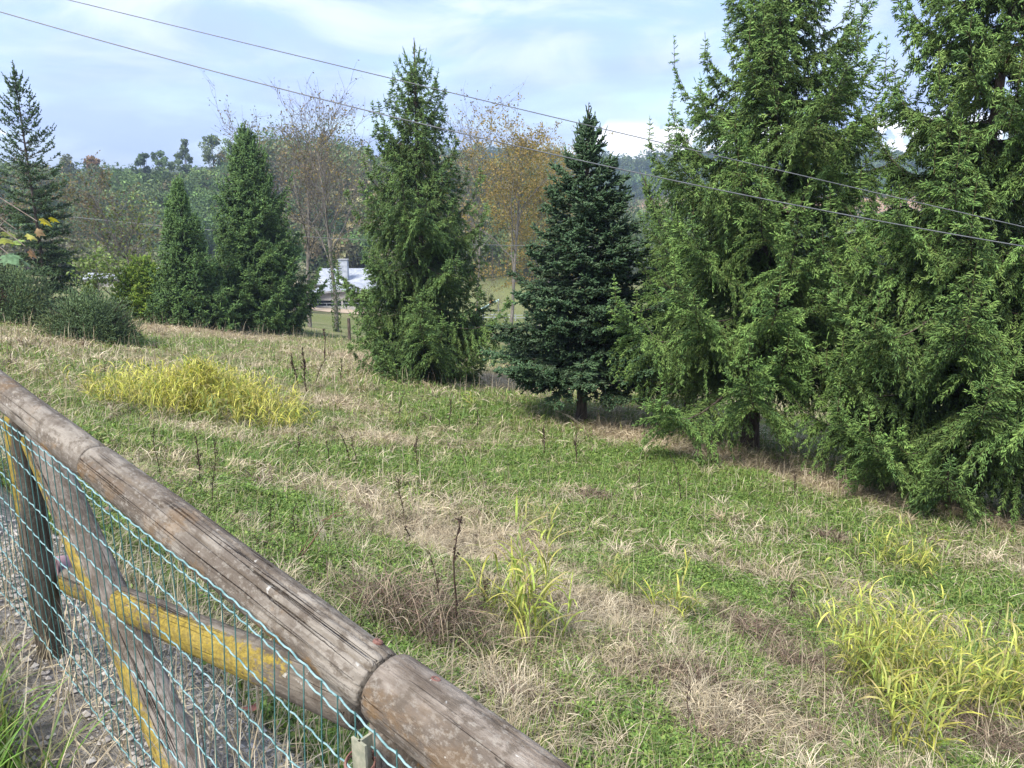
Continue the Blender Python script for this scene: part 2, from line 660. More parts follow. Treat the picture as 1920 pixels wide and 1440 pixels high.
M_GROUND = ground_mat()
M_SPRUCE = foliage_mat('spruce_needles', 0.5, 0.16, 0.25, (1.1, 1.2, 0.5), 55.0, 0.35)
M_FIR = foliage_mat('fir_needles', 0.55, 0.08, 0.2, (1, 1.1, 0.7), 55.0, 0.35)
M_LEAF = foliage_mat('leaves', 0.55, 0.35)
M_GRASS = foliage_mat('grass_blades', 0.5, 0.3, 0.25, (1.15, 1.15, 0.6), 12.0, 0.3)
M_STRAW = foliage_mat('straw_blades', 0.6, 0.25, 0.2, (1.1, 1.0, 0.8), 12.0, 0.3)
M_WOODLAND = foliage_mat('woodland_leaves', 0.6, 0.25, 0.15, (1.15, 1.2, 0.6), 0.6, 0.3)
M_BARK = bark_mat('conifer_bark', (0.06, 0.046, 0.037), (0.135, 0.108, 0.088), 16.0)
M_TWIG = bark_mat('twig_bark', (0.13, 0.10, 0.08), (0.24, 0.20, 0.165), 30.0)
M_GREYBARK = bark_mat('grey_bark', (0.095, 0.084, 0.070), (0.21, 0.190, 0.165), 12.0)
M_STALK = plain_mat('dry_stalk', (0.035, 0.024, 0.02), (0.08, 0.055, 0.042), 30.0, 0.9, 0.1)
M_RAIL = weathered_wood('rail_wood', (0.170, 0.148, 0.119), (0.285, 0.255, 0.212), 0.7)
M_RAIL_PALE = weathered_wood('pale_rail_wood', (0.165, 0.135, 0.105), (0.30, 0.26, 0.215), 1.2)
M_POSTWOOD = weathered_wood('post_wood', (0.075, 0.065, 0.052), (0.15, 0.13, 0.105), 0.4, (1, 0.022, -0.016))
M_BRACE = weathered_wood('brace_wood', (0.19, 0.165, 0.14), (0.34, 0.30, 0.26), 0.8, (1, -0.004, -0.036))
M_BRACE_YELLOW = weathered_wood('lichened_brace_wood', (0.14, 0.12, 0.095), (0.25, 0.22, 0.18), 0.3, (1, 0.02, -0.02))
M_WIRE = plain_mat('green_coated_wire', (0.10, 0.21, 0.21), (0.25, 0.38, 0.39), 60.0, 0.4, 0.5, 0.0)
M_WIRE_SHADED = plain_mat('shaded_green_wire', (0.03, 0.105, 0.095), (0.07, 0.17, 0.155), 60.0, 0.45, 0.4, 0.0)  # same coated wire, shade on the upright wires painted in
M_STAKE = plain_mat('stake_paint', (0.20, 0.21, 0.15), (0.36, 0.34, 0.25), 45.0, 0.7, 0.2)
M_RUST = plain_mat('rusty_metal', (0.13, 0.055, 0.04), (0.24, 0.13, 0.105), 60.0, 0.7, 0.3)
M_CABLE = plain_mat('cable', (0.10, 0.105, 0.11), (0.15, 0.155, 0.16), 5.0, 0.35, 0.5)
M_MAUVE = plain_mat('mauve_plastic', (0.24, 0.15, 0.17), (0.32, 0.22, 0.24), 20.0, 0.6, 0.3)
M_PIPE_SHADE = plain_mat('pipe_shade', (0.012, 0.012, 0.014), (0.02, 0.02, 0.022), 20.0, 0.6, 0.3)  # black standing for the shade inside the pipe
M_WHITEROOF = plain_mat('white_roof', (0.24, 0.26, 0.29), (0.40, 0.42, 0.45), 1.5, 0.5, 0.3)
M_WHITEWALL = plain_mat('pale_wall', (0.33, 0.31, 0.29), (0.45, 0.43, 0.40), 1.2, 0.8, 0.2)
M_GREYTRIM = plain_mat('grey_trim', (0.22, 0.22, 0.22), (0.30, 0.30, 0.30), 2.0, 0.6, 0.3)
M_DARKOPEN = plain_mat('dark_interior', (0.02, 0.025, 0.03), (0.035, 0.04, 0.05), 2.0, 0.9, 0.1)
M_SAND = plain_mat('sand', (0.36, 0.28, 0.20), (0.46, 0.37, 0.27), 3.0, 0.95, 0.05)
M_TILE = plain_mat('roof_tiles', (0.30, 0.15, 0.10), (0.40, 0.22, 0.15), 3.0, 0.8, 0.1)
M_TARP = plain_mat('pale_turquoise_sheet', (0.36, 0.52, 0.50), (0.46, 0.60, 0.58), 2.0, 0.5, 0.3)
M_ORANGE = plain_mat('orange_paint', (0.62, 0.27, 0.12), (0.70, 0.34, 0.18), 2.0, 0.6, 0.3)
M_STONE = plain_mat('gravel_stone', (0.34, 0.31, 0.28), (0.52, 0.49, 0.45), 25.0, 0.9, 0.1, 0.5)

# ------------------------------------------------------------------ ground: one sheet to the horizon
def build_ground():
    un = np.linspace(-1, 1, 401)
    gx = 2.4 * np.sinh(un * 7.3)
    vn = np.linspace(-0.62, 1, 380)
    gy = 2.4 * np.sinh(vn * 7.2) + 2.0
    X, Y = np.meshgrid(gx, gy)
    Z = H(X, Y)
    V = np.stack([X, Y, Z], -1).reshape(-1, 3)
    ny, nx = X.shape
    i = np.arange(ny * nx).reshape(ny, nx)
    Q = np.stack([i[:-1, :-1], i[:-1, 1:], i[1:, 1:], i[1:, :-1]], -1).reshape(-1, 4)
    x, y = V[:, 0], V[:, 1]
    d = -UY * x + UX * y - D0
    g, s, k = zones(x, y)
    green = arr(0.10, 0.165, 0.038)
    straw = arr(0.31, 0.25, 0.16)
    earth = arr(0.085, 0.062, 0.045)
    gw = np.clip(g * 0.95, 0, 1)[:, None]
    c = straw * (1 - gw) + green * gw
    c = c * (1 - 0.85 * k[:, None]) + earth * 0.6 * k[:, None]
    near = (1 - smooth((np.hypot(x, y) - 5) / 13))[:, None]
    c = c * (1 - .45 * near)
    # worn gravel strip under and beside the fence, on the road side
    gr = np.clip(1.6 - np.abs(d - 0.05) / 0.38, 0, 1)
    gr = np.maximum(gr, smooth((-d - 0.1) / 0.3))[:, None]
    c = c * (1 - gr) + arr(0.30, 0.275, 0.24) * gr
    # the valley meadow, paler and fresher
    vm = (smooth((d - 34) / 12) * (1 - smooth((y - 150) / 20)))[:, None]
    n = (0.5 + 0.5 * vnoise(x, y, 0.08))[:, None]
    c = c * (1 - vm) + (arr(0.13, 0.165, 0.05) * n + arr(0.20, 0.19, 0.095) * (1 - n)) * vm
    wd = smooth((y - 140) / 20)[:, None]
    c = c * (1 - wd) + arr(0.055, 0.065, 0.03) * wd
    # open fields on the far hill
    a = x / np.maximum(y, 1)
    fb = (smooth((y - 420) / 20) * (1 - smooth((y - 505) / 20)) * smooth((a - 0.125) / 0.03))[:, None]
    c = c * (1 - fb) + arr(0.34, 0.22, 0.13) * fb
    fg = (smooth((y - 600) / 15) * (1 - smooth((y - 640) / 15)) * smooth((a - 0.19) / 0.02))[:, None]
    c = c * (1 - fg) + arr(0.22, 0.25, 0.10) * fg
    G = Geo()
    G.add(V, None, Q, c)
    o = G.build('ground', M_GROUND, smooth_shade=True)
    tag(o, kind='structure')


build_ground()

# ------------------------------------------------------------------ conifers
def conifer(name, label, base, Ht, prof, kind, seed, group=None, sp2=0.12, sp3=0.06, shoot=(0.11, 0.014), pal=None, lean=(0, 0),
            h0=0.5, whorl=0.42, nwh=6, trunk_r=0.14, mat=None, fade=1.0, rot=0.0, tips=True, cat='tree', kmul=1.0, droop=None, top=None, candle=0.0, extra=0.5):
    rng = np.random.default_rng(seed)
    base = np.asarray(base, float)
    if top is not None:
        Ht = float(at(CX, top, base[1])[2] - base[2])
    root = thing(name, label, cat, base, group)
    lean = arr(lean[0], lean[1], 0)

    def axis(h):
        h = np.asarray(h)
        return base + h[..., None] * (arr(0, 0, 1) + lean * (h[..., None] / Ht))

    # primaries
    hs, az = [], []
    h, w0 = h0, rng.random() * 6.28
    while h < Ht * 0.925:
        u = h / Ht
        n = max(4, int(round(nwh * (1 - 0.25 * u))))
        for i in range(n):
            hs.append(h + rng.normal(0, 0.04) * whorl)
            az.append(w0 + i * 6.283 / n + rng.normal(0, 0.2))
        for i in range(int(n * extra)):
            hs.append(h + whorl * rng.random())
            az.append(rng.random() * 6.283)
        w0 += 0.6 + rng.random()
        h += whorl * (1 - 0.45 * u) * (0.85 + 0.3 * rng.random())
    hs, az = np.array(hs), np.array(az)
    hs = np.clip(hs, h0 * 0.8, Ht * 0.99)
    n1 = len(hs)
    u = hs / Ht
    Rm = np.interp(u, prof[0], prof[1])
    Lp = Rm * np.clip(rng.normal(0.92, 0.13, n1), 0.55, 1.28)
    Lp *= 1 + 0.13 * np.sin(az * 2 + seed) * (1 - u)
    Lp *= 1 + (0.20 if Ht > 12.5 else 0.11) * vnoise(hs * 1.1 + seed, az * 1.3, 1.0)
    Lp *= np.where(rng.random(n1) < .05, 1.18, 1.0)
    Lp = np.maximum(Lp, .12)
    rad = np.stack([np.cos(az), np.sin(az), np.zeros(n1)], -1)
    lat = np.stack([-np.sin(az), np.cos(az), np.zeros(n1)], -1)
    wob = rng.normal(0, 0.10, n1)
    if kind == 'spruce':
        a = np.interp(u, [0, .25, .5, .7, .85, 1], [-.32, -.24, -.06, .28, .75, 1.3]) + rng.normal(0, .09, n1)
        b = np.interp(u, [0, .25, .5, .75, 1], [.36, .36, .36, .34, .25]) + rng.normal(0, .08, n1)
        D2, fwd, k2, l2max = (0.95 if droop is None else droop), 0.75, 0.46, 0.95
    elif kind == 'fir':
        a = np.interp(u, [0, .25, .6, .8, 1], [-.20, -.05, .14, .50, 1.3]) + rng.normal(0, .06, n1)
        b = np.interp(u, [0, .5, 1], [.10, .14, .25]) + rng.normal(0, .05, n1)
        D2, fwd, k2, l2max = 0.12, 1.0, 0.40, 0.75
    elif kind == 'cedar':
        a = np.interp(u, [0, .3, .55, .8, 1], [-.05, .02, .30, .70, 1.3]) + rng.normal(0, .08, n1)
        b = np.interp(u, [0, .5, 1], [-.05, .10, .2])
        D2, fwd, k2, l2max = 0.08, 0.9, 0.34, 0.8
    else:  # bushy
        a = np.interp(u, [0, .5, 1], [.15, .5, 1.2]) + rng.normal(0, .1, n1)
        b = np.full(n1, .25)
        D2, fwd, k2, l2max = 0.1, 0.9, 0.5, 0.6

    upt = np.minimum(.16, .30 / np.maximum(Lp, .3)) * (kind == 'spruce') * (.4 + rng.random(n1))

    def prim(i, t):
        L = Lp[i][..., None]
        t = t[..., None]
        z = a[i][..., None] * t + b[i][..., None] * t ** 3 + upt[i][..., None] * t ** 7
        return axis(hs[i]) + L * (rad[i] * t * (1 - 0.06 * t) + lat[i] * (wob[i][..., None] * t * t) + arr(0, 0, 1) * z)

    def prim_t(i, t):
        return norm(prim(i, np.minimum(t + 0.03, 1.03)) - prim(i, t - 0.03))

    T = np.linspace(0, 1, 8)
    ii = np.repeat(np.arange(n1), 8).reshape(n1, 8)
    PP = prim(ii, np.tile(T, (n1, 1)))
    r0 = np.clip(0.008 * Lp + 0.004, 0.006, 0.04)
    gt = Geo()
    v, q = tubes(PP, r0[:, None] * (1 - 0.85 * T)[None, :], 4)
    gt.add(v, None, q)
    th = np.linspace(0, Ht, 24)
    tp = axis(th)[None]
    tr = trunk_r * (1 - th / Ht) ** 0.85 + 0.006
    tr[0] *= 1.35
    v, q = tubes(tp, tr[None], 10)
    v[:10, 2] -= 0.15
    gt.add(v, None, q)
    gt.build('trunk', M_BARK, root, base, True)

    # secondaries
    tmin = 0.04
    cnt = np.maximum(3, (Lp * (1 - tmin) / sp2 * 2).astype(int))
    if kind == 'cedar':
        cnt = np.maximum(3, (cnt * np.interp(u, [.4, .6, 1], [1, .6, .45])).astype(int))
    i2 = np.repeat(np.arange(n1), cnt)
    n2 = len(i2)
    t2 = tmin + (1 - tmin) * (rng.random(n2) ** 0.9)
    sg = np.where(rng.random(n2) < 0.5, -1.0, 1.0)
    p0 = prim(i2, t2)
    tg = prim_t(i2, t2)
    sd = norm(np.cross(tg, np.tile(arr(0, 0, 1), (n2, 1)))) * sg[:, None]
    l2 = np.clip(k2 * Lp[i2] * (1.08 - t2) ** 0.8 + 0.05, 0.10, l2max) * (0.55 + 0.75 * rng.random(n2)) * kmul
    l2 *= np.where(t2 < 0.3, 0.9, 1.0) * np.interp(u[i2], [.6, .95], [1, .7])
    if kind == 'cedar':
        l2 *= np.interp(u[i2], [.4, .58, 1], [1, .38, .28])
    fw = fwd * (0.5 + 0.9 * rng.random(n2))
    dr = norm(sd + tg * fw[:, None] + arr(0, 0, 1) * rng.normal(-0.02 if kind != 'bush' else 0.3, 0.18, n2)[:, None])
    dd = D2 * (0.5 + 0.9 * rng.random(n2)) * np.interp(u[i2], [0, .7, 1], [1, .85, .15])
    if kind == 'spruce':      # near the upturned tips the sprays stand up rather than hang
        dd = dd * np.interp(t2, [0, .75, 1], [1.15, .9, .15])

    def sec(i, s):
        s_ = np.maximum(s, 0)[..., None]
        return p0[i] + l2[i][..., None] * (dr[i] * s_ * (1 - 0.25 * dd[i][..., None] * s_) - arr(0, 0, 1) * (dd[i][..., None] * s_ ** 1.7 * 0.8))

    def sec_t(i, s):
        return norm(sec(i, s + 0.04) - sec(i, s - 0.02))

    gf = Geo()
    S = np.linspace(0, 1, 4)
    jj = np.repeat(np.arange(n2), 4).reshape(n2, 4)
    SP = sec(jj, np.tile(S, (n2, 1)))
    v, q = tubes(SP, np.tile(np.array([.005, .0042, .003, .0015]), (n2, 1)), 3)
    gf.add(v, None, q, (0.10, 0.085, 0.04))

    m = np.maximum(2, (l2 / sp3 * 1.6).astype(int))
    i3 = np.repeat(np.arange(n2), m)
    n3 = len(i3)
    s3 = rng.random(n3)
    q0 = sec(i3, s3)
    tg3 = sec_t(i3, s3)
    rnd = rng.normal(size=(n3, 3))
    per = norm(rnd - tg3 * (rnd * tg3).sum(-1, keepdims=True))
    if kind == 'spruce':
        d3 = norm(tg3 * 0.75 + per * (0.55 + 0.35 * rng.random((n3, 1))) + arr(0, 0, -0.22))
    elif kind == 'fir':
        per[:, 2] *= 0.35
        d3 = norm(tg3 * 0.9 + norm(per) * 0.75 + arr(0, 0, 0.12))
    elif kind == 'cedar':
        d3 = norm(tg3 * 0.4 + per * 0.8 + arr(0, 0, 0.35))
    else:
        d3 = norm(tg3 * 0.7 + per * 0.6 + arr(0, 0, 0.35))
    l3 = shoot[0] * (0.6 + 0.7 * rng.random(n3))
    w3 = shoot[1] * (0.7 + 0.6 * rng.random(n3))
    # each branch a little different; tips painted lit over darker insides, young shoots lighter
    hue = mixcol(pal, n2, rng, 0.12)[i3] * np.clip(rng.normal(1, 0.16, (n1, 1)), .6, 1.5)[i2][i3]
    young_lit = np.clip(np.interp(t2[i3] + 0.35 * s3, [0.45, 1.25], [0.0, 1.0]) + rng.normal(0, .13, n3), 0, 1.2)[:, None]
    col = hue * (0.86 + 0.6 * young_lit) * np.clip(rng.normal(1, .10, (n3, 1)), .6, 1.5)
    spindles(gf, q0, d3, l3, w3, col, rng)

    # shoots at the end of each spray and along the outer part of each branch
    e = np.arange(n2)
    one = np.ones(n2)
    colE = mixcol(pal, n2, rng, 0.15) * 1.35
    spindles(gf, sec(e, one * 0.97), sec_t(e, one), shoot[0] * (0.8 + 0.5 * rng.random(n2)), shoot[1] * (0.9 + .3 * rng.random(n2)), colE, rng)
    if tips:
        k = 12
        iT = np.repeat(np.arange(n1), k)
        tT = 0.62 + 0.38 * rng.random(n1 * k)
        pT = prim(iT, tT)
        gT = prim_t(iT, tT)
        rn = rng.normal(size=(len(iT), 3))
        pr = norm(rn - gT * (rn * gT).sum(-1, keepdims=True))
        dT = norm(gT * 0.8 + pr * 0.7 + arr(0, 0, 0.35))
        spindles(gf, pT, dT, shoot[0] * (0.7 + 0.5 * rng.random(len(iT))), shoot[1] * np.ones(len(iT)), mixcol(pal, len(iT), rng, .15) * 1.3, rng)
        # leading shoot of each branch turns up
        pe = prim(np.arange(n1), np.ones(n1))
        ge = prim_t(np.arange(n1), np.ones(n1))
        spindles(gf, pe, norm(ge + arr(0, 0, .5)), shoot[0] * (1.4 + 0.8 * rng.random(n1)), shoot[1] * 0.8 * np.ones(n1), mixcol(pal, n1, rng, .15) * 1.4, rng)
    if candle > 0:
        # branch ends rise into small spires of their own, each with tiers of side shoots
        ic = np.arange(n1)[u < .80]
        ic = ic[rng.random(len(ic)) < .8]
        nc = len(ic)
        pe = prim(ic, np.ones(nc))
        ge = prim_t(ic, np.ones(nc))
        up = norm(ge * (.15 + .35 * rng.random((nc, 1))) + arr(0, 0, 1) + rng.normal(0, .10, (nc, 3)))
        lc = candle * (.45 + .8 * rng.random(nc)) * np.clip(Lp[ic] / 1.1, .35, 1)
        pts = pe[:, None, :] + up[:, None, :] * (lc[:, None] * np.array([-.15, .3, .65, 1.0]))[:, :, None]
        v, q = tubes(pts, np.tile(np.array([.007, .006, .005, .003]), (nc, 1)), 3)
        gf.add(v, None, q, (0.13, 0.11, 0.05))
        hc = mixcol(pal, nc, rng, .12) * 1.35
        k = 34
        j = np.repeat(np.arange(nc), k)
        f = np.clip(np.round(rng.random(nc * k) * 5) / 5 + rng.normal(0, .03, nc * k), -.15, 1)
        rn = rng.normal(size=(nc * k, 3))
        pr = norm(rn - up[j] * (rn * up[j]).sum(-1, keepdims=True))
        el = np.interp(f, [0, .6, 1], [-.15, .35, .9])[:, None]
        ln = shoot[0] * np.interp(f, [0, .5, 1], [1.7, 1.35, .8]) * (.7 + .5 * rng.random(nc * k))
        spindles(gf, pe[j] + up[j] * (lc[j] * f)[:, None], norm(pr + up[j] * el), ln, shoot[1] * (.9 + .3 * rng.random(nc * k)), hc[j] * np.clip(rng.normal(1, .15, (nc * k, 1)), .6, 1.5), rng)
        spindles(gf, pe + up * lc[:, None] * .95, up, shoot[0] * (1.2 + .8 * rng.random(nc)), shoot[1] * .8 * np.ones(nc), hc * 1.1, rng)
    # leader at the top
    hh = Ht * (1 - 0.13 * rng.random(70) ** .7)
    pl = axis(hh)
    dl = norm(rng.normal(size=(70, 3)) * arr(1, 1, .4) + arr(0, 0, .5))
    spindles(gf, pl, dl, shoot[0] * (0.8 + .8 * rng.random(70)) * np.clip((Ht - hh) / (Ht * .09) + .30, .3, 1.5), shoot[1] * .8 * np.ones(70), mixcol(pal, 70, rng, .15) * 1.2, rng)
    spindles(gf, axis(np.array([Ht * .94, Ht * .955, Ht * .95])), np.array([[lean[0] / 4, 0, 1.], [.16, .05, 1.], [-.14, .05, 1.]]), np.array([.06, .035, .03]) * Ht, np.ones(3) * .022, mixcol(pal, 3, rng, .1), rng)
    gf.build('crown', mat or M_SPRUCE, root, base, True)
    print(name, 'branches', n1, 'sprays', n2, 'shoots', n3)
    return root


SPR = [(0.091, 0.155, 0.043), (0.109, 0.180, 0.048), (0.073, 0.130, 0.042), (0.123, 0.185, 0.051)]
SPR_NEAR = [(0.116, 0.198, 0.051), (0.141, 0.228, 0.057), (0.093, 0.166, 0.049), (0.160, 0.235, 0.063)]
SPR_DARK = [(0.082, 0.146, 0.043), (0.103, 0.171, 0.047), (0.066, 0.121, 0.041)]
FIR = [(0.034, 0.066, 0.030), (0.046, 0.084, 0.035), (0.027, 0.054, 0.025), (0.072, 0.108, 0.056)]
CED = [(0.042, 0.080, 0.036), (0.056, 0.096, 0.038), (0.070, 0.112, 0.036)]
YEW = [(0.24, 0.34, 0.05), (0.18, 0.29, 0.05), (0.30, 0.37, 0.06)]

G_CON = 'conifers planted in a row along the foot of the meadow'
conifer('spruce', 'tall broad spruce with its top out of frame, between dark fir and nearest spruce',
        on_ground(1405, 842), 14.2, ([0, .03, .12, .25, .42, .53, .62, .8, 1], [2.6, 3.4, 3.6, 3.1, 2.4, 1.9, 1.3, .5, .05]), 'spruce', 31, G_CON,
        sp2=0.062, sp3=0.025, shoot=(0.080, 0.0098), pal=SPR_NEAR, h0=1.95, whorl=0.46, extra=.35, nwh=6, trunk_r=0.17, droop=0.78, candle=.50)
conifer('spruce', 'nearest spruce with drooping sprays almost to the ground, cut off by the right edge',
        on_ground(1760, 930), 14.2, ([0, .03, .15, .28, .4, .52, .7, .9, 1], [2.3, 2.85, 2.85, 2.35, 1.75, 1.65, 1.15, .45, .05]), 'spruce', 47, G_CON,
        sp2=0.058, sp3=0.024, shoot=(0.080, 0.0095), pal=SPR_NEAR, h0=0.95, whorl=0.42, extra=.35, nwh=6, trunk_r=0.12, droop=0.82, candle=.46)
conifer('spruce', 'lower thin-topped spruce squeezed between the dark fir and the tall broad spruce',
        on_ground(1290, 772), 8.4, ([0, .05, .2, .4, .7, 1], [1.7, 2.1, 2.0, 1.5, .7, .05]), 'spruce', 53, G_CON,
        sp2=0.09, sp3=0.031, shoot=(0.085, 0.0112), pal=SPR_NEAR, h0=1.3, whorl=0.40, nwh=6, trunk_r=0.13, lean=(-0.25, 0), top=318, candle=.40)
conifer('spruce', 'free-standing middle spruce between the leafless trees and the dark fir',
        on_ground(795, 712), 11.6, ([0, .05, .12, .34, .49, .6, .73, .79, .91, 1], [1.9, 2.7, 2.95, 2.5, 2.02, 1.65, 1.15, .78, .32, .04]), 'spruce', 61, G_CON,
        sp2=0.075, sp3=0.033, shoot=(0.092, 0.0125), pal=SPR, h0=0.45, whorl=0.46, extra=.25, nwh=6, trunk_r=0.16, droop=0.9, top=70, candle=.26)
conifer('fir', 'dark blue-green fir with a bare trunk foot, layered branches and a forked thin top',
        on_ground(1090, 788), 9.2, ([0, .05, .16, .31, .48, .61, .73, .81, .9, 1], [1.4, 1.95, 2.1, 1.85, 1.48, 1.12, .78, .46, .2, .04]), 'fir', 71, G_CON,
        sp2=0.082, sp3=0.042, shoot=(0.105, 0.020), pal=FIR, h0=1.05, whorl=0.30, nwh=7, trunk_r=0.13, mat=M_FIR, top=192)
conifer('spruce', 'taller dense dark spruce of the pair left of the white-roofed barn',
        on_ground(490, 618), 10.0, ([0, .04, .14, .34, .54, .72, .85, .93, 1], [2.0, 2.5, 2.6, 2.15, 1.5, .92, .42, .16, .04]), 'spruce', 83, G_CON,
        sp2=0.105, sp3=0.06, shoot=(0.15, 0.026), pal=SPR_DARK, h0=0.2, whorl=0.32, nwh=7, trunk_r=0.15, droop=0.5, top=222)
conifer('spruce', 'shorter dark spruce of the pair, touching its taller twin on the left',
        on_ground(360, 610), 7.2, ([0, .05, .2, .45, .7, .85, 1], [1.8, 2.0, 1.7, 1.1, .58, .25, .04]), 'spruce', 97, G_CON,
        sp2=0.11, sp3=0.06, shoot=(0.15, 0.026), pal=SPR_DARK, h0=0.2, whorl=0.32, nwh=7, trunk_r=0.13, droop=0.45, top=328)
conifer('cedar', 'tall thin cedar with open rising branches in its bare top, standing at the left edge',
        on_ground(95, 592), 13.4, ([0, .05, .15, .3, .45, .58, .7, .85, 1], [1.5, 1.75, 1.6, 1.3, 1.25, 1.4, 1.1, .42, .05]), 'cedar', 101, None,
        sp2=0.13, sp3=0.07, shoot=(0.11, 0.022), pal=CED, h0=0.3, whorl=0.42, nwh=6, trunk_r=0.085, tips=True, kmul=.95, top=112)
conifer('young_conifer', 'small bright yellow-green bushy conifer beside the pair of dark spruces',
        on_ground(278, 598), 3.5, ([0, .1, .35, .7, 1], [1.15, 1.4, 1.1, .6, .05]), 'bush', 113, None,
        sp2=0.09, sp3=0.05, shoot=(0.14, 0.030), pal=YEW, h0=0.10, whorl=0.16, nwh=8, trunk_r=0.06, top=488)


# ------------------------------------------------------------------ broad-leaved trees
def broadleaf(name, label, base, Ht, seed, spread=0.5, levels=4, leaf_n=2, leaf_pal=None, leaf_size=0.05, trunk_r=0.12, lean=(0, 0), fork=0.35,
              group=None, bark=None, ivy=0, kids=(7, 5, 4), upright=0.55, cat='tree', ltop=None, top=None, rmin=0.013):
    rnd = random.Random(seed)
    rng = np.random.default_rng(seed)
    base = np.asarray(base, float)
    if top is not None:
        Ht = float(at(CX, top, base[1])[2] - base[2])
    root = thing(name, label, cat, base, group)
    K = 6
    segs, tips = {}, []

    def grow(p, d, L, r, lev):
        pts = [np.array(p)]
        dd = np.array(d)
        for k in range(K - 1):
            w = 0.05 if lev == 0 else 0.16
            dd = dd + np.array([rnd.gauss(0, w), rnd.gauss(0, w), rnd.gauss(0, w * .6) + (0.02 if lev == 0 else 0.06 * upright)])
            dd /= np.linalg.norm(dd)
            pts.append(pts[-1] + dd * (L / (K - 1)))
        pts = np.array(pts)
        taper = np.linspace(1, 0.4, K) if lev else np.linspace(1, .22, K)
        segs.setdefault(lev, []).append((pts, r * taper))
        if lev >= levels - 1:
            tips.append(pts)
            return
        n = kids[min(lev, len(kids) - 1)]
        n = max(2, int(n * (0.7 + 0.6 * rnd.random())))
        for i in range(n):
            f = (fork + (1 - fork) * (i + rnd.random()) / n) if lev == 0 else 0.2 + 0.8 * (i + rnd.random()) / n
            f = min(f, 0.999)
            x = f * (K - 1)
            k = min(int(x), K - 2)
            pp = pts[k] + (pts[k + 1] - pts[k]) * (x - k)
            ax = pts[k + 1] - pts[k]
            ax = ax / np.linalg.norm(ax)
            q = np.array([rnd.gauss(0, 1), rnd.gauss(0, 1), rnd.gauss(0, .5)])
            q -= ax * q.dot(ax)
            q /= np.linalg.norm(q)
            sp = spread * (0.7 + 0.6 * rnd.random())
            nd = ax * math.cos(sp * 1.2) + q * math.sin(sp * 1.2)
            LL = L * (0.52 if lev == 0 else 0.55) * (0.6 + 0.6 * rnd.random()) * (1.05 - 0.45 * f if lev == 0 else 1)
            grow(pp, nd, LL, max(r * (1 - 0.72 * f) * 0.55, rmin), lev + 1)
        if lev > 0:
            tips.append(pts)

    d0 = np.array([lean[0], lean[1], 1.0])
    grow(base - arr(0, 0, 0.1), d0 / np.linalg.norm(d0), Ht * 0.86, trunk_r, 0)
    gt = Geo()
    for lev, lst in segs.items():
        v, q = tubes(np.array([a for a, b in lst]), np.array([b for a, b in lst]), 8 if lev == 0 else (5 if lev == 1 else 3))
        gt.add(v, None, q)
    gt.build('trunk', bark or M_GREYBARK, root, base, True)
    if leaf_n > 0:
        P = np.concatenate([t[2:] for t in tips])
        P = np.repeat(P, math.ceil(leaf_n), axis=0)
        P = P[rng.random(len(P)) < (leaf_n / math.ceil(leaf_n))]
        P = P + rng.normal(0, leaf_size * 1.6, P.shape)
        if ltop is not None:
            P = P[P[:, 2] > base[2] + ltop * Ht]
        gl = Geo()
        leaf_quads(gl, P, leaf_size * (0.6 + 0.8 * rng.random(len(P))), rng, mixcol(leaf_pal, len(P), rng, .2))
        gl.build('crown', M_LEAF, root, base)
    if ivy:
        gi = Geo()
        n = ivy
        h = rng.random(n) ** 1.4 * Ht * 0.42
        tr = segs[0][0][0]
        x = h / (Ht * .86) * (K - 1)
        k = np.minimum(x.astype(int), K - 2)
        c = tr[k] + (tr[k + 1] - tr[k]) * (x - k)[:, None]
        an = rng.random(n) * 6.283
        rr = trunk_r * 1.2 + rng.random(n) * 0.14
        P = c + np.stack([np.cos(an) * rr, np.sin(an) * rr, np.zeros(n)], -1)
        leaf_quads(gi, P, 0.045 + .03 * rng.random(n), rng, mixcol([(.05, .10, .025), (.035, .075, .02), (.075, .13, .03)], n, rng))
        gi.build('ivy', M_LEAF, root, base)
    return root


BROWN = [(0.17, 0.125, 0.08), (0.21, 0.155, 0.10), (0.14, 0.108, 0.078), (0.18, 0.175, 0.085)]
OCHRE = [(0.30, 0.21, 0.06), (0.25, 0.19, 0.055), (0.34, 0.23, 0.08), (0.20, 0.19, 0.05)]
OLIVE = [(0.12, 0.14, 0.05), (0.16, 0.15, 0.05), (0.20, 0.16, 0.07)]
G_BARE = 'half-bare autumn trees behind the conifers'
broadleaf('autumn_tree', 'half-bare tree with a few leaves in its top, behind the taller dark spruce', on_ground(525, 603) + arr(0, 4, -0.9), 11.6, 5,
          leaf_n=.55, leaf_pal=BROWN + [(.16, .19, .06)], leaf_size=0.078, trunk_r=0.13, spread=0.5, fork=0.4, group=G_BARE, kids=(18, 8, 6), top=240)
broadleaf('autumn_tree', 'almost leafless slender tree whose crooked trunk stands just left of the barn', on_ground(581, 613), 10.6, 8,
          leaf_n=.3, leaf_pal=BROWN, leaf_size=0.078, trunk_r=0.16, lean=(-0.05, 0), spread=0.46, fork=0.33, group=G_BARE, kids=(20, 9, 6), top=228)
broadleaf('autumn_tree', 'half-bare tree with ivy climbing its straight trunk in front of the barn', on_ground(632, 622), 10.6, 13,
          leaf_n=.5, leaf_pal=BROWN + OCHRE, leaf_size=0.078, trunk_r=0.15, spread=0.42, fork=0.35, group=G_BARE, ivy=1100, kids=(20, 9, 6), top=222)
broadleaf('autumn_tree', 'ochre-leaved tree between middle spruce and dark fir, its bare trunk leaning right', on_ground(955, 648), 9.6, 21,
          leaf_n=4, leaf_pal=OCHRE, leaf_size=0.105, trunk_r=0.19, lean=(0.05, 0), spread=0.55, fork=0.42, group=G_BARE, kids=(17, 8, 6), top=255)
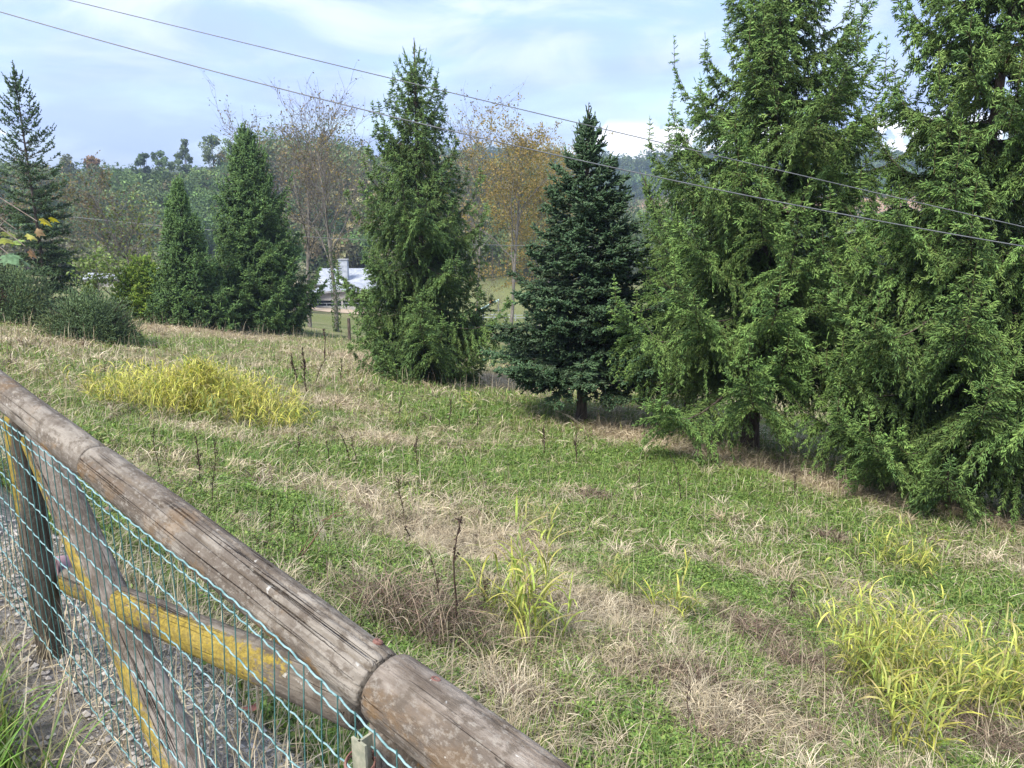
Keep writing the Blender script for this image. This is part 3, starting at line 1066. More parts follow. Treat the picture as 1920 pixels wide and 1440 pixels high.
broadleaf('autumn_tree', 'tall wispy tree peeping over the right shoulder of the middle spruce', on_ground(893, 628), 10.6, 22,
          leaf_n=.7, leaf_pal=OCHRE + BROWN, leaf_size=0.11, trunk_r=0.13, lean=(0.02, 0), spread=0.45, fork=0.42, group=G_BARE, kids=(16, 8, 6), top=240)
broadleaf('autumn_tree', 'round ochre-leaved tree close behind the left side of the dark fir', on_ground(1015, 640) + arr(0, 3, -.7), 7.6, 27,
          leaf_n=4, leaf_pal=OCHRE, leaf_size=0.11, trunk_r=0.13, spread=0.6, fork=0.3, group=G_BARE, kids=(15, 8, 6), top=318)
broadleaf('autumn_tree', 'brownish half-bare tree behind the cedar, cut off by the left edge', on_ground(20, 575), 9.0, 33,
          leaf_n=1.0, leaf_pal=BROWN + OLIVE, leaf_size=0.078, trunk_r=0.14, spread=0.6, fork=0.25, group=G_BARE, kids=(15, 8, 5), top=290)
broadleaf('autumn_tree', 'olive-brown tree showing just right of the cedar trunk', on_ground(150, 575) + arr(0, 6, -1.2), 8.6, 35,
          leaf_n=.8, leaf_pal=OLIVE + BROWN, leaf_size=0.078, trunk_r=0.12, spread=0.6, fork=0.25, group=G_BARE, kids=(14, 8, 5), top=318)
broadleaf('bare_shrub', 'spreading leafless shrub with long arching branches between cedar and spruce pair', on_ground(178, 590) + arr(0, 1.5, -.3), 5.6, 39,
          leaf_n=0.5, leaf_pal=[(.16, .2, .06), (.2, .22, .07)], leaf_size=0.08, trunk_r=0.07, lean=(0.30, 0), spread=0.75, fork=0.08, kids=(12, 6, 4), cat='shrub', top=372, rmin=.009)
for _px, _py, _top, _sd, _lab in ((925, 640, 520, 61, 'leafless twiggy shrub in the gap right of the middle spruce'),
                                 (1010, 655, 545, 62, 'low bare twiggy shrub at the left skirt of the dark fir'),
                                 (690, 640, 540, 64, 'bare brown shrub half hidden behind the left side of the middle spruce')):
    broadleaf('bare_shrub', _lab, on_ground(_px, _py), 3.0, _sd, leaf_n=0.5, leaf_pal=OLIVE + BROWN, leaf_size=0.06, trunk_r=0.04, spread=0.8, fork=0.05, kids=(12, 6, 4), cat='shrub', top=_top, rmin=.009)
broadleaf('sapling', 'thin light-green leafy sapling between the cedar and the small bright conifer', on_ground(196, 604), 3.2, 44,
          leaf_n=2.6, leaf_pal=[(.18, .25, .07), (.22, .27, .09), (.14, .21, .06)], leaf_size=0.075, trunk_r=0.03, spread=0.6, fork=0.2, kids=(9, 5, 3), cat='sapling', top=470)


# ------------------------------------------------------------------ junipers
def juniper(name, label, base, rx, ry, rz, seed, n=9000, brown=None):
    rng = np.random.default_rng(seed)
    root = thing(name, label, 'shrub', base, 'junipers by the foot of the cedar')
    g = Geo()
    pal = [(0.095, 0.155, 0.066), (0.12, 0.18, 0.075), (0.072, 0.12, 0.056), (0.15, 0.19, 0.07)]
    K = 40
    cen = norm(rng.normal(size=(K, 3)) * arr(1, 1, .8)) * (0.40 + .62 * rng.random((K, 1)))
    cen[:, 2] = np.abs(cen[:, 2])
    cc = mixcol(pal, K, rng, .15)
    k = rng.integers(0, K, n)
    p = cen[k] + rng.normal(0, .16, (n, 3))
    p[:, 2] = np.abs(p[:, 2])
    P = np.asarray(base) + p * arr(rx, ry, rz)
    d = norm(norm(p) * 0.7 + rng.normal(0, .5, (n, 3)) + arr(0, 0, .45))
    col = cc[k] * np.clip(rng.normal(1, .2, (n, 1)), .5, 1.6)
    if brown is not None:
        b = np.linalg.norm((p - np.asarray(brown)) / arr(.14, .5, .35), axis=1) < 1
        col[b] = mixcol([(.13, .075, .05), (.17, .11, .075)], int(b.sum()), rng, .2)
    spindles(g, P, d, (0.09 + .09 * rng.random(n)) * np.where(rng.random(n) < .06, 2.4, 1), 0.011 + 0.007 * rng.random(n), col, rng)
    g.build('foliage', M_SPRUCE, root, base, True)
    gs = Geo()
    m = 26
    a = rng.random(m) * 6.283
    end = np.stack([np.cos(a) * rx * .8, np.sin(a) * ry * .8, rz * (.3 + .6 * rng.random(m))], -1)
    t = np.linspace(0, 1, 5)[None, :, None]
    pts = np.asarray(base) + end[:, None, :] * t + rng.normal(0, .03, (m, 5, 3))
    v, q = tubes(pts, np.tile(np.linspace(.025, .006, 5), (m, 1)), 4)
    gs.add(v, None, q)
    gs.build('stems', M_BARK, root, base)
    return root


juniper('juniper', 'low wide grey-green juniper bush in front of the cedar', on_ground(158, 640) + arr(0, .5, 0), 1.55, 1.1, 1.55, 3, 11000)
juniper('juniper', 'grey-green juniper bush with a rust-brown dead shoot, cut off by the left edge', on_ground(12, 605) + arr(0, .5, 0), 1.25, 1.1, 1.9, 4, 9000, (-.1, -.5, .4))

# ------------------------------------------------------------------ far woods
def woods(name, label, pts, hgt, pal, seed, per=150, leaf=0.6, flat=1.0):
    rng = np.random.default_rng(seed)
    g = Geo()
    n = len(pts)
    hgt = np.asarray(hgt)
    col = mixcol(pal, n, rng, .22) if not isinstance(pal, np.ndarray) or pal.ndim == 2 and len(pal) != n else pal
    L = 7
    off = rng.normal(0, 1, (n, L, 3)) * arr(.22, .22, .16)
    lr = 0.16 + .13 * rng.random((n, L, 1))
    lc = np.clip(rng.normal(1, .16, (n, L, 1)), .6, 1.5)
    i = np.repeat(np.arange(n), per)
    l = rng.integers(0, L, n * per)
    nn = norm(rng.normal(size=(n * per, 3)) + arr(0, 0, .35))
    p = off[i, l] + nn * lr[i, l] * (0.75 + .35 * rng.random((n * per, 1)))
    P = pts[i] + arr(0, 0, 1) * (hgt[i] * 0.62)[:, None] + p * (hgt[i])[:, None] * arr(.85 * flat, .85 * flat, 1.0)
    N = norm(nn + rng.normal(0, .55, nn.shape))
    leaf_quads(g, P, leaf * (0.6 + .8 * rng.random(n * per)), rng, col[i] * lc[i, l] * np.clip(rng.normal(1, .18, (n * per, 1)), .5, 1.6), N=N)
    tp = pts[:, None, :] + arr(0, 0, 1) * (hgt[:, None] * np.array([-.05, .35, .7]))[:, :, None]
    v, q = tubes(tp, np.tile(np.array([.22, .16, .06]), (n, 1)), 4)
    g.add(v, None, q, (.13, .11, .09))
    o = g.build(name, M_WOODLAND)
    tag(o, label, 'woodland', kind='stuff')
    return o


rw = np.random.default_rng(77)
# hillside wood on the left
n = 1500
y = 146 + 150 * rw.random(n) ** 1.15
a = -0.86 + 1.0 * rw.random(n)
pts = np.stack([a * y, y, H(a * y, y)], -1)
hg = 5.2 + 4.0 * rw.random(n) + 6.0 * np.clip((y - 185) / 20, 0, 1) * np.clip((.10 - np.abs(a + .27)) / .05, 0, 1) + 3.0 * np.clip((y - 200) / 40, 0, 1) * (rw.random(n) > .5)
gw = np.array([(0.095, 0.160, 0.050), (0.120, 0.185, 0.056), (0.070, 0.120, 0.044), (0.145, 0.19, 0.068)])
bw = np.array([(0.19, 0.165, 0.085), (0.16, 0.16, 0.08), (0.22, 0.17, 0.09), (0.13, 0.16, 0.065)])
isb = (rw.random(n) < np.interp(a, [-.8, -.5, -.36, -.28, -.2, -.1, .1], [.25, .06, .06, .45, .6, .5, .25]))
cols = np.where(isb[:, None], mixcol(bw, n, rw, .2), mixcol(gw, n, rw, .2))
woods('hillside_wood', 'green and brown broadleaf wood covering the hillside beyond the valley', pts, hg, cols, 1, 290, 0.40)
# wood on the valley floor, right of the dark fir
n = 420
y = 150 + 210 * rw.random(n)
a = 0.03 + 0.75 * rw.random(n)
pts = np.stack([a * y, y, H(a * y, y)], -1)
woods('valley_wood', 'grey-green wood on the valley floor seen past the dark fir', pts, 8 + 6 * rw.random(n), [(0.11, 0.16, 0.065), (0.13, 0.17, 0.07), (0.16, 0.18, 0.085), (.10, .14, .065)], 2, 230, 0.48)
# scrub at the valley edge on the left, below the hill
n = 330
y = 96 + 48 * rw.random(n)
a = -0.74 + 0.46 * rw.random(n)
pts = np.stack([a * y, y, H(a * y, y)], -1)
woods('valley_scrub', 'grey and green scrub at the foot of the wooded hillside', pts, 3.2 + 3.0 * rw.random(n), [(0.14, 0.17, 0.07), (0.19, 0.19, 0.115), (0.12, 0.16, 0.06), (.22, .20, .145)], 3, 220, 0.28)
# far hill
n = 1500
y = 430 + 300 * rw.random(n)
a = -0.15 + 0.9 * rw.random(n)
keep = ~((a > 0.13) & (y < 500)) & ~((y > 598) & (y < 642) & (a > .20) & (rw.random(n) < .8))
y, a = y[keep], a[keep]
n = len(y)
pts = np.stack([a * y, y, H(a * y, y)], -1)
woods('far_wood', 'bluish wood on the distant hill under the cumulus clouds', pts, 8 + 7 * rw.random(n), [(0.075, 0.13, 0.045), (0.095, 0.15, 0.05), (0.06, 0.11, 0.042), (.13, .17, .065)], 4, 190, 1.0)


def ridge_tree(label, px, top_py, Y, w, pal, seed, conical=False):
    rng = np.random.default_rng(seed)
    p = at(px, 330, Y)
    b = on_land(p[0], p[1])
    top = at(px, top_py, Y)[2]
    h = top - b[2]
    root = thing('ridge_tree', label, 'tree', b, 'single trees on the skyline of the wooded hill')
    g = Geo()
    L = 26
    zc = 0.35 + .6 * rng.random(L)
    ww = w * (np.interp(zc, [.3, .5, 1], [.8, 1, .25]) if conical else np.interp(zc, [.3, .6, .85, 1], [.7, 1, .8, .4]))
    c = np.stack([rng.normal(0, .55, L) * ww, rng.normal(0, .55, L) * ww, zc * h], -1)
    m = 60
    i = np.repeat(np.arange(L), m)
    nn = norm(rng.normal(size=(L * m, 3)))
    P = b + c[i] + nn * (w * .30) * (.5 + .6 * rng.random((L * m, 1)))
    leaf_quads(g, P, .38 * (.6 + .7 * rng.random(L * m)), rng, mixcol(pal, L, rng, .15)[i] * np.clip(rng.normal(1, .18, (L * m, 1)), .5, 1.5))
    g.build('crown', M_WOODLAND, root, b)
    gt = Geo()
    t = np.linspace(0, 1, 6)
    pts = b + np.stack([t * .2, t * 0, t * h * .9 - .2], -1)
    v, q = tubes(pts[None], np.linspace(.3, .05, 6)[None], 6)
    gt.add(v, None, q)
    k = 10
    e = c[rng.integers(0, L, k)]
    br = (b + arr(0, 0, h * .3))[None, None] + (e - arr(0, 0, h * .3))[:, None, :] * np.linspace(0, 1, 4)[None, :, None]
    v, q = tubes(br, np.tile(np.linspace(.1, .03, 4), (k, 1)), 4)
    gt.add(v, None, q)
    gt.build('trunk', M_GREYBARK, root, b)


GRN = [(.10, .15, .07), (.12, .17, .08), (.085, .13, .065)]
ridge_tree('round dark tree on the skyline, left of a touching pair', 272, 286, 215, 2.6, GRN, 1)
ridge_tree('round dark drooping tree on the skyline, right of a touching pair', 307, 280, 215, 2.9, GRN, 2)
ridge_tree('slender pale poplar-like tree standing alone on the skyline', 350, 257, 218, 2.6, [(.15, .20, .11), (.17, .22, .12)], 3, True)
ridge_tree('tall grey-green tree on the skyline left of the half-bare autumn trees', 402, 252, 222, 3.6, [(.14, .19, .09), (.16, .20, .10)], 4)
ridge_tree('orange-brown autumn tree on the skyline right of the cedar', 178, 292, 222, 2.4, [(.26, .15, .07), (.20, .12, .06)], 5)
ridge_tree('dark broad tree on the skyline partly behind the cedar', 128, 292, 226, 4.2, [(.12, .15, .07), (.14, .15, .08)], 6)
ridge_tree('green tree on the skyline just above the dense dark spruce', 445, 262, 224, 3.4, [(.14, .19, .09), (.16, .20, .10)], 7)

# ------------------------------------------------------------------ buildings in the valley
def part_box(name, c, s, mat, root, o, rot=None):
    g = Geo()
    v, q = box(c, s, rot)
    g.add(v, None, q)
    return g.build(name, mat, root, o)


def prism_roof(g, x0, x1, y0, y1, ze, zr, th=0.12, ov=0.0):
    """shallow gable whose ridge runs along Y"""
    xm = (x0 + x1) / 2
    v = [(x0 - ov, y0, ze), (xm, y0, zr), (x1 + ov, y0, ze), (x0 - ov, y1, ze), (xm, y1, zr), (x1 + ov, y1, ze)]
    v += [(a, b, c - th) for a, b, c in v]
    q = [[0, 1, 4, 3], [1, 2, 5, 4], [6, 9, 10, 7], [7, 10, 11, 8], [0, 6, 7, 1], [1, 7, 8, 2], [3, 4, 10, 9], [4, 5, 11, 10], [0, 3, 9, 6], [2, 8, 11, 5]]
    g.add(np.array(v, float), None, np.array(q))


def build_barn():
    p = at(628, 580, 117)
    zb = float(H(p[0], p[1]))
    o = arr(p[0], p[1], zb)
    root = thing('barn', 'white-roofed low barn with stepped roof and square white tower, seen between leafless trunks', 'barn', o)
    x0, x1 = p[0] - 4.2, p[0] + 6.5
    y0, y1 = p[1], p[1] + 11
    eave, ridge = zb + 2.35, zb + 3.0
    g = Geo()
    xm = (x0 + x1) / 2
    # front wall with a wide low opening
    for a, b, c, d in ((x0 + .2, x1 - .2, 1.25, 2.25), (x0 + .2, x1 - .2, -.4, .35)):
        v, q = box(((a + b) / 2, y0 + .25, zb + (c + d) / 2), (b - a, .2, d - c))
        g.add(v, None, q)
    for xx in (x0 + .25, xm, x1 - .25):
        v, q = box((xx, y0 + .25, zb + .8), (.28, .2, .9))
        g.add(v, None, q)
    for xx in (x0 + .2, x1 - .2):
        v, q = box((xx, (y0 + y1) / 2 + .4, zb + 1.0), (.2, y1 - y0 - 1, 2.6))
        g.add(v, None, q)
    g.add([(x0 + .2, y0 + .25, zb + 2.25), (x1 - .2, y0 + .25, zb + 2.25), (xm, y0 + .25, zb + 2.85)], [[0, 1, 2]])
    g.build('wall', M_WHITEWALL, root, o)
    part_box('opening', ((x0 + x1) / 2, y0 + 1.2, zb + .8), (x1 - x0 - 1.0, .1, 1.6), M_DARKOPEN, root, o)
    g = Geo()
    prism_roof(g, x0 - .3, x1 + .3, y0 - .4, y1, eave, ridge)
    rf = g.build('roof', M_WHITEROOF, root, o)
    g = Geo()
    for a, b in (((x0 - .3, eave), (xm, ridge)), ((xm, ridge), (x1 + .3, eave))):
        g.add([(a[0], y0 - .43, a[1] - .30), (b[0], y0 - .43, b[1] - .30), (b[0], y0 - .43, b[1] + .02), (a[0], y0 - .43, a[1] + .02)], None, [[0, 1, 2, 3]])
    g.build('fascia', M_GREYTRIM, rf, o)
    # taller hall behind, its roof sloping to the front
    hx0, hx1, hy0, hy1 = p[0] - 6.4, p[0] + 9, p[1] + 11.5, p[1] + 20
    he, hr = float(at(630, 532, hy0)[2]), float(at(630, 503, hy1)[2])
    g = Geo()
    v, q = box(((hx0 + hx1) / 2, (hy0 + hy1) / 2, (he + zb) / 2 - .35), (hx1 - hx0, hy1 - hy0 - .4, he - zb + .4))
    g.add(v, None, q)
    g.build('rear_wall', M_WHITEWALL, root, o)
    g = Geo()
    v = np.array([(hx0 - .3, hy0 - .4, he), (hx1 + .3, hy0 - .4, he), (hx1 + .3, hy1, hr), (hx0 - .3, hy1, hr)])
    v = np.concatenate([v, v - arr(0, 0, .2)])
    g.add(v, None, [[0, 1, 2, 3], [4, 7, 6, 5], [0, 4, 5, 1], [1, 5, 6, 2], [2, 6, 7, 3], [3, 7, 4, 0]])
    g.build('rear_roof', M_WHITEROOF, root, o)
    # square white tower
    sx, sy = float(at(644, 500, p[1] + 13.5)[0]), p[1] + 13.5
    st_ = float(at(644, 487, sy)[2]) - zb
    part_box('tower', (sx, sy, zb + st_ / 2), (1.55, 1.3, st_), M_WHITEROOF, root, o)
    part_box('tower_cap', (sx, sy, zb + st_ + .06), (1.75, 1.5, .12), M_GREYTRIM, root, o)
    # railing
    r = thing('railing', 'white metal railing in front of the dark opening of the barn', 'railing', (p[0], p[1] - 1.2, zb))
    ro = arr(p[0], p[1] - 1.2, zb)
    for zz in (.55, 1.0):
        g = Geo()
        v, q = tubes(np.array([[(x0 - 1, ro[1], zb + zz), (xm, ro[1], zb + zz), (x1, ro[1], zb + zz)]]), np.full((1, 3), .035), 6)
        g.add(v, None, q)
        g.build('rail', M_WHITEROOF, r, ro)
    for xx in np.arange(x0 - .8, x1, 1.35):
        g = Geo()
        v, q = tubes(np.array([[(xx, ro[1], zb - .2), (xx, ro[1], zb + .5), (xx, ro[1], zb + 1.06)]]), np.full((1, 3), .045), 6)
        g.add(v, None, q)
        g.build('post', M_WHITEROOF, r, ro)
    # sandy riding yard in front
    gx = np.linspace(p[0] - 9, p[0] + 10, 20)
    gy = np.linspace(p[1] - 13, p[1] - .6, 14)
    X, Y = np.meshgrid(gx, gy)
    Z = H(X, Y) + 0.06
    i = np.arange(X.size).reshape(X.shape)
    g = Geo()
    g.add(np.stack([X, Y, Z], -1), None, np.stack([i[:-1, :-1], i[:-1, 1:], i[1:, 1:], i[1:, :-1]], -1).reshape(-1, 4))
    tag(g.build('sand_yard', M_SAND), kind='structure')


build_barn()


def small_house(name, label, px, py, Y, w, dp, h, roof_h, wallm, roofm, cat='house', wins=3, yaw=0.0):
    p = at(px, py, Y)
    b = on_land(p[0], p[1])
    root = thing(name, label, cat, b)
    x0, x1, y0, y1 = b[0] - w / 2, b[0] + w / 2, b[1], b[1] + dp
    z = b[2]
    g = Geo()
    v, q = box(((x0 + x1) / 2, (y0 + y1) / 2, z + h / 2 - .5), (w, dp, h + 1))
    g.add(v, None, q)
    g.build('wall', wallm, root, b)
    ym = (y0 + y1) / 2
    v = np.array([(x0 - .3, y0 - .4, z + h - .1), (x1 + .3, y0 - .4, z + h - .1), (x1 + .3, ym, z + h + roof_h), (x0 - .3, ym, z + h + roof_h), (x0 - .3, y1 + .4, z + h - .1), (x1 + .3, y1 + .4, z + h - .1)])
    g = Geo()
    g.add(v, [[0, 3, 4], [1, 5, 2]], [[0, 1, 2, 3], [3, 2, 5, 4], [0, 4, 5, 1]])
    g.build('roof', roofm, root, b)
    for k in range(wins):
        xx = x0 + w * (k + .5) / wins
        part_box('window', (xx, y0 - .02, z + h * .6), (w / wins * .4, .06, h * .35), M_DARKOPEN, root, b)
    return root


small_house('greenhouse', 'long low pale greenhouse roof in the valley, glimpsed between cedar and bright conifer', 222, 538, 100, 9.0, 6, 1.6, 1.0, M_WHITEWALL, M_WHITEROOF, 'greenhouse', 4)
small_house('shed', 'low grey-white shed in front of the greenhouse in the valley', 196, 548, 92, 4.5, 3, 1.1, .5, M_WHITEWALL, M_WHITEROOF, 'shed', 2)
small_house('house', 'tiny white house among trees on the crest of the distant hill', 1250, 302, 655, 9, 8, 9, 3, M_WHITEROOF, M_TILE)
small_house('farm_shed', 'long white roof on the field of the distant hill, right of the fir top', 1198, 346, 445, 10, 6, 3, 1.2, M_WHITEWALL, M_WHITEROOF, 'shed', 3)


def slide_thing():
    p = on_ground(918, 585)
    root = thing('sloping_sheet', 'pale turquoise sloping sheet with orange ends in the valley meadow right of the middle spruce', 'sheet', p)
    g = Geo()
    v = np.array([(-1.8, 0, .25), (1.5, 0, 1.9), (1.5, 1.4, 1.9), (-1.8, 1.4, .25)]) + p
    v = np.concatenate([v, v - arr(0, 0, .08)])
    g.add(v, None, [[0, 1, 2, 3], [4, 7, 6, 5], [0, 4, 5, 1], [1, 5, 6, 2], [2, 6, 7, 3], [3, 7, 4, 0]])
    g.build('sheet', M_TARP, root, p)
    for x, z, s in ((-1.95, .3, .5), (.3, 1.65, .5)):
        part_box('orange_board', p + arr(x, -.15, z), (.55, .12, s), M_ORANGE, root, p)
    for x, z in ((1.3, 1.8), (1.3, 1.8), (-1.6, .3)):
        pass
    for x, y_, z in ((1.4, .05, 1.8), (1.4, 1.3, 1.8), (-1.5, .05, .33), (-1.5, 1.3, .33)):
        g = Geo()
        v, q = tubes(np.array([[p + arr(x, y_, -.3), p + arr(x, y_, z / 2), p + arr(x, y_, z)]]), np.full((1, 3), .05), 6)
        g.add(v, None, q)
        g.build('leg', M_GREYTRIM, root, p)


slide_thing()


def white_fence():
    a, b = on_ground(885, 600), on_ground(1110, 604)
    root = thing('white_fence', 'low white rail fence crossing the valley meadow behind the dark fir', 'fence', a)
    t = np.linspace(0, 1, 12)[:, None]
    line = a + (b - a) * t
    line[:, 2] = H(line[:, 0], line[:, 1])
    for hgt in (.45, .85):
        g = Geo()
        v, q = tubes((line + arr(0, 0, hgt))[None], np.full((1, 12), .045), 6)
        g.add(v, None, q)
        g.build('rail', M_WHITEROOF, root, a)
    for k in range(12):
        g = Geo()
        v, q = tubes(np.array([[line[k] - arr(0, 0, .2), line[k] + arr(0, 0, .4), line[k] + arr(0, 0, 1.0)]]), np.full((1, 3), .07), 6)
        g.add(v, None, q)
        g.build('post', M_WHITEROOF, root, a)


white_fence()


def wood_post(label, px, py, hpx, seed):
    p = on_ground(px, py)
    hgt = hpx / F_PX * p[1] * 1.05
    rng = np.random.default_rng(seed)
    t = np.linspace(-.15, hgt, 7)
    g = Geo()
    pts = p + np.stack([.02 * np.sin(t * 2), t * .02, t], -1)
    r = np.full(7, .075) * (1 + rng.normal(0, .05, 7))
    v, q = tubes(pts[None], r[None], 9)
    top = len(v)
    v = np.concatenate([v, [pts[-1] + arr(0, 0, .02)]])
    tris = [[top - 9 + i, top - 9 + (i + 1) % 9, top] for i in range(9)]
    g.add(v, tris, q)
    o = g.build('wooden_post', M_BARK, None, p)
    tag(o, label, 'post')


wood_post('short brown wooden post right beside the ivy-clad trunk', 655, 640, 42, 1)
wood_post('grey leaning wooden post at the right foot of the middle spruce', 893, 650, 60, 2)

# ------------------------------------------------------------------ overhead cables
def cable(label, pts, r):
    """pts: (pixel x, pixel y, metres ahead) of three places along one hanging cable"""
    P = np.array([at(*p) for p in pts])
    t = np.linspace(-0.7, 1.7, 90)
    tk = np.array([0, .5, 1.0])
    cx = [np.polyfit(tk, P[:, k], 2) for k in range(3)]
    pts = np.stack([np.polyval(c, t) for c in cx], -1)
    g = Geo()
    v, q = tubes(pts[None], np.full((1, len(t)), r), 6)
    g.add(v, None, q)
    o = g.build('cable', M_CABLE, None, pts[45], True)
    tag(o, label, 'cable')


cable('upper overhead cable crossing the sky above the middle spruce', [(130, 0, 9.5), (1010, 213, 9.3), (1900, 421, 9.1)], .006)
cable('lower overhead cable running in front of the middle spruce and the large spruces', [(0, 22, 9.0), (960, 272, 8.6), (1920, 462, 8.2)], .007)
cable('thin pale cable low behind the conifers, above the barn', [(130, 406, 40), (560, 443, 41), (990, 461, 42)], .016)

# ------------------------------------------------------------------ the fence beside the road
A0 = at(0, 730, 2.03)
J0 = at(722, 1288, 1.0)
FD = norm(J0 - A0)
FN = norm(np.cross(arr(0, 0, 1), FD))
if FN[1] < 0:
    FN = -FN           # towards the meadow


def log_mesh(L, r0, r1, seed, cracks=(), rings=190, sides=96):
    """round pole along local X with bulges, a chamfered end and real drying cracks"""
    rng = np.random.default_rng(seed)
    x = np.concatenate([[0, 0.002, 0.008], np.linspace(0.02, L - 0.02, rings), [L - .008, L - .002, L]])
    n = len(x)
    rr = np.interp(x, [0, L], [r0, r1]) * (1 + .012 * np.sin(x * 5 + seed) + .008 * np.sin(x * 13 + 2 * seed))
    rr[0] *= .90
    rr[1] *= .95
    rr[2] *= .985
    rr[-1] *= .90
    rr[-2] *= .95
    rr[-3] *= .985
    an = np.arange(sides) / sides * 2 * np.pi
    A, X = np.meshgrid(an, x)
    Rr = rr[:, None] * (1 + .02 * np.sin(2 * A + X * .8 + seed) + .012 * np.sin(3 * A - X * 1.7) + .003 * rng.normal(size=A.shape) + .012 * vnoise(X * 9 + seed, A * 2.2, 1.0) + .008 * vnoise(X * 22, A * 7 + seed, 1.0))
    for a0, xa, xb, dep in cracks:
        path = a0 + .10 * np.sin(X * 3.1 + seed) + .05 * np.sin(X * 9 + a0)
        dlt = np.abs((A - path + np.pi) % (2 * np.pi) - np.pi)
        wgt = np.clip((X - xa) / .12, 0, 1) * np.clip((xb - X) / .12, 0, 1)
        Rr = Rr - dep * wgt * np.exp(-(dlt / .04) ** 2)
    V = np.stack([X, Rr * np.cos(A), Rr * np.sin(A)], -1).reshape(-1, 3)
    i = np.arange(n * sides).reshape(n, sides)
    Q = np.stack([i[:-1], i[1:], np.roll(i[1:], -1, 1), np.roll(i[:-1], -1, 1)], -1).reshape(-1, 4)
    c0, c1 = len(V), len(V) + 1
    V = np.concatenate([V, [[0, 0, 0], [L, 0, 0]]])
    T = [[c0, (k + 1) % sides, k] for k in range(sides)][::-1]
    T += [[c1, i[-1, k], i[-1, (k + 1) % sides]] for k in range(sides)]
    T = [[t[0], t[2], t[1]] for t in T]
    return V, np.array(T), Q


def place_log(name, p0, p1, r0, r1, mat, root, origin, seed, cracks=(), roll=0.0, squash=(1, 1)):
    L = float(np.linalg.norm(p1 - p0))
    V, T, Q = log_mesh(L, r0, r1, seed, cracks)
    V = V * arr(1, squash[0], squash[1])
    g = Geo()
    g.add(V, T, Q)
    o = g.build(name, mat, root, (0, 0, 0), True)
    o.location = Vector(p0 - origin)
    d = Vector(norm(p1 - p0))
    o.rotation_euler = (d.to_track_quat('X', 'Z').to_matrix() @ Matrix.Rotation(roll, 3, 'X')).to_euler()
    return o


rail_at = lambda s: A0 + FD * s          # a place along the rail, metres from A0
LJ = float(np.linalg.norm(J0 - A0))
P1S = 0.12                               # the far post stands here
fence_o = on_land(*(rail_at(P1S)[:2]))
fence = thing('timber_fence', 'weathered round-rail timber fence with crossed braces and yellow lichen along the roadside', 'fence', fence_o)
SJ1 = 0.615                               # where the two far rails butt
c1 = [(2.05, .05, 1.2, .007), (1.35, .3, 1.6, .006), (2.75, .5, 1.3, .005), (2.4, .0, .5, .005), (1.7, .6, 1.1, .004)]
place_log('top_rail', rail_at(-1.6), rail_at(SJ1 - .004), .042, .0435, M_RAIL, fence, fence_o, 3, [(1.9, .2, 1.9, .004)])
place_log('top_rail', rail_at(SJ1), rail_at(LJ - .012), .0455, .048, M_RAIL, fence, fence_o, 5, c1)
R2a = J0 + FD * .004 + arr(0, 0, .004)
R2b = R2a + norm(FD + arr(.015, 0.01, -.005)) * 1.7
o = place_log('top_rail', R2a, R2b, .056, .058, M_RAIL_PALE, fence, fence_o, 9, [(2.2, .0, .9, .004), (1.2, .1, 1.2, .004), (1.75, .3, 1.3, .003)])
tag(o, 'nearest rail, paler with whitish lichen')
# posts
for sp, dx, rr, mt in ((P1S, -.07, .037, M_POSTWOOD), (LJ + .03, 0, .046, M_RAIL_PALE), (-1.9, 0, .04, M_POSTWOOD)):
    top = rail_at(sp) - arr(0, 0, .042)
    b = on_land(top[0], top[1]) - arr(0, 0, .25) + FD * dx
    place_log('post', b, top, rr * 1.06, rr, mt, fence, fence_o, 17 + int(sp * 3), [(3.6, .2, 1.2, .004), (2.6, .1, 1.0, .003)], roll=-0.9)
# crossed half-round braces between the posts
place_log('brace', rail_at(P1S) + FN * .03 + arr(0, 0, -.07), rail_at(.875) + FN * .03 + arr(0, 0, -.78), .047, .054, M_BRACE, fence, fence_o, 23, [(2.0, .2, 1.5, .003)], roll=0.3, squash=(.95, .75))
place_log('brace', rail_at(P1S) + FN * .06 + arr(0, 0, -.56), rail_at(1.53) + FN * .02 + arr(0, 0, -.10), .043, .047, M_BRACE_YELLOW, fence, fence_o, 29, [(2.2, .2, 1.5, .003)], roll=0.1, squash=(.8, 1))


# screws through the rail ends
def screw(p, nrm):
    u = norm(np.cross(nrm, FD))
    w = np.cross(nrm, u)
    a = np.arange(14) / 14 * 6.2832
    rings = []
    for rr, zz in ((.0085, -.004), (.0085, .002), (.007, .004), (.0038, .004), (.0034, .001)):
        rings.append(p + nrm * zz + (u[None] * np.cos(a)[:, None] + w[None] * np.sin(a)[:, None]) * rr)
    V = np.concatenate(rings)
    i = np.arange(len(V)).reshape(len(rings), 14)
    Q = np.stack([i[:-1], i[1:], np.roll(i[1:], -1, 1), np.roll(i[:-1], -1, 1)], -1).reshape(-1, 4)
    V = np.concatenate([V, [p + nrm * .002]])
    T = [[i[-1, k], len(V) - 1, i[-1, (k + 1) % 14]] for k in range(14)]
    g = Geo()
    g.add(V, T, Q)
    g.build('screw', M_RUST, fence, fence_o)


side_up = norm(np.cross(FD, FN))
if side_up[2] < 0:
    side_up = -side_up
for off, rad, tilt in ((-.045, .0495, .45), (.085, .0565, .35)):
    nrm = norm(side_up * math.cos(tilt) + FN * math.sin(tilt))
    screw(J0 + FD * off + nrm * rad, nrm)


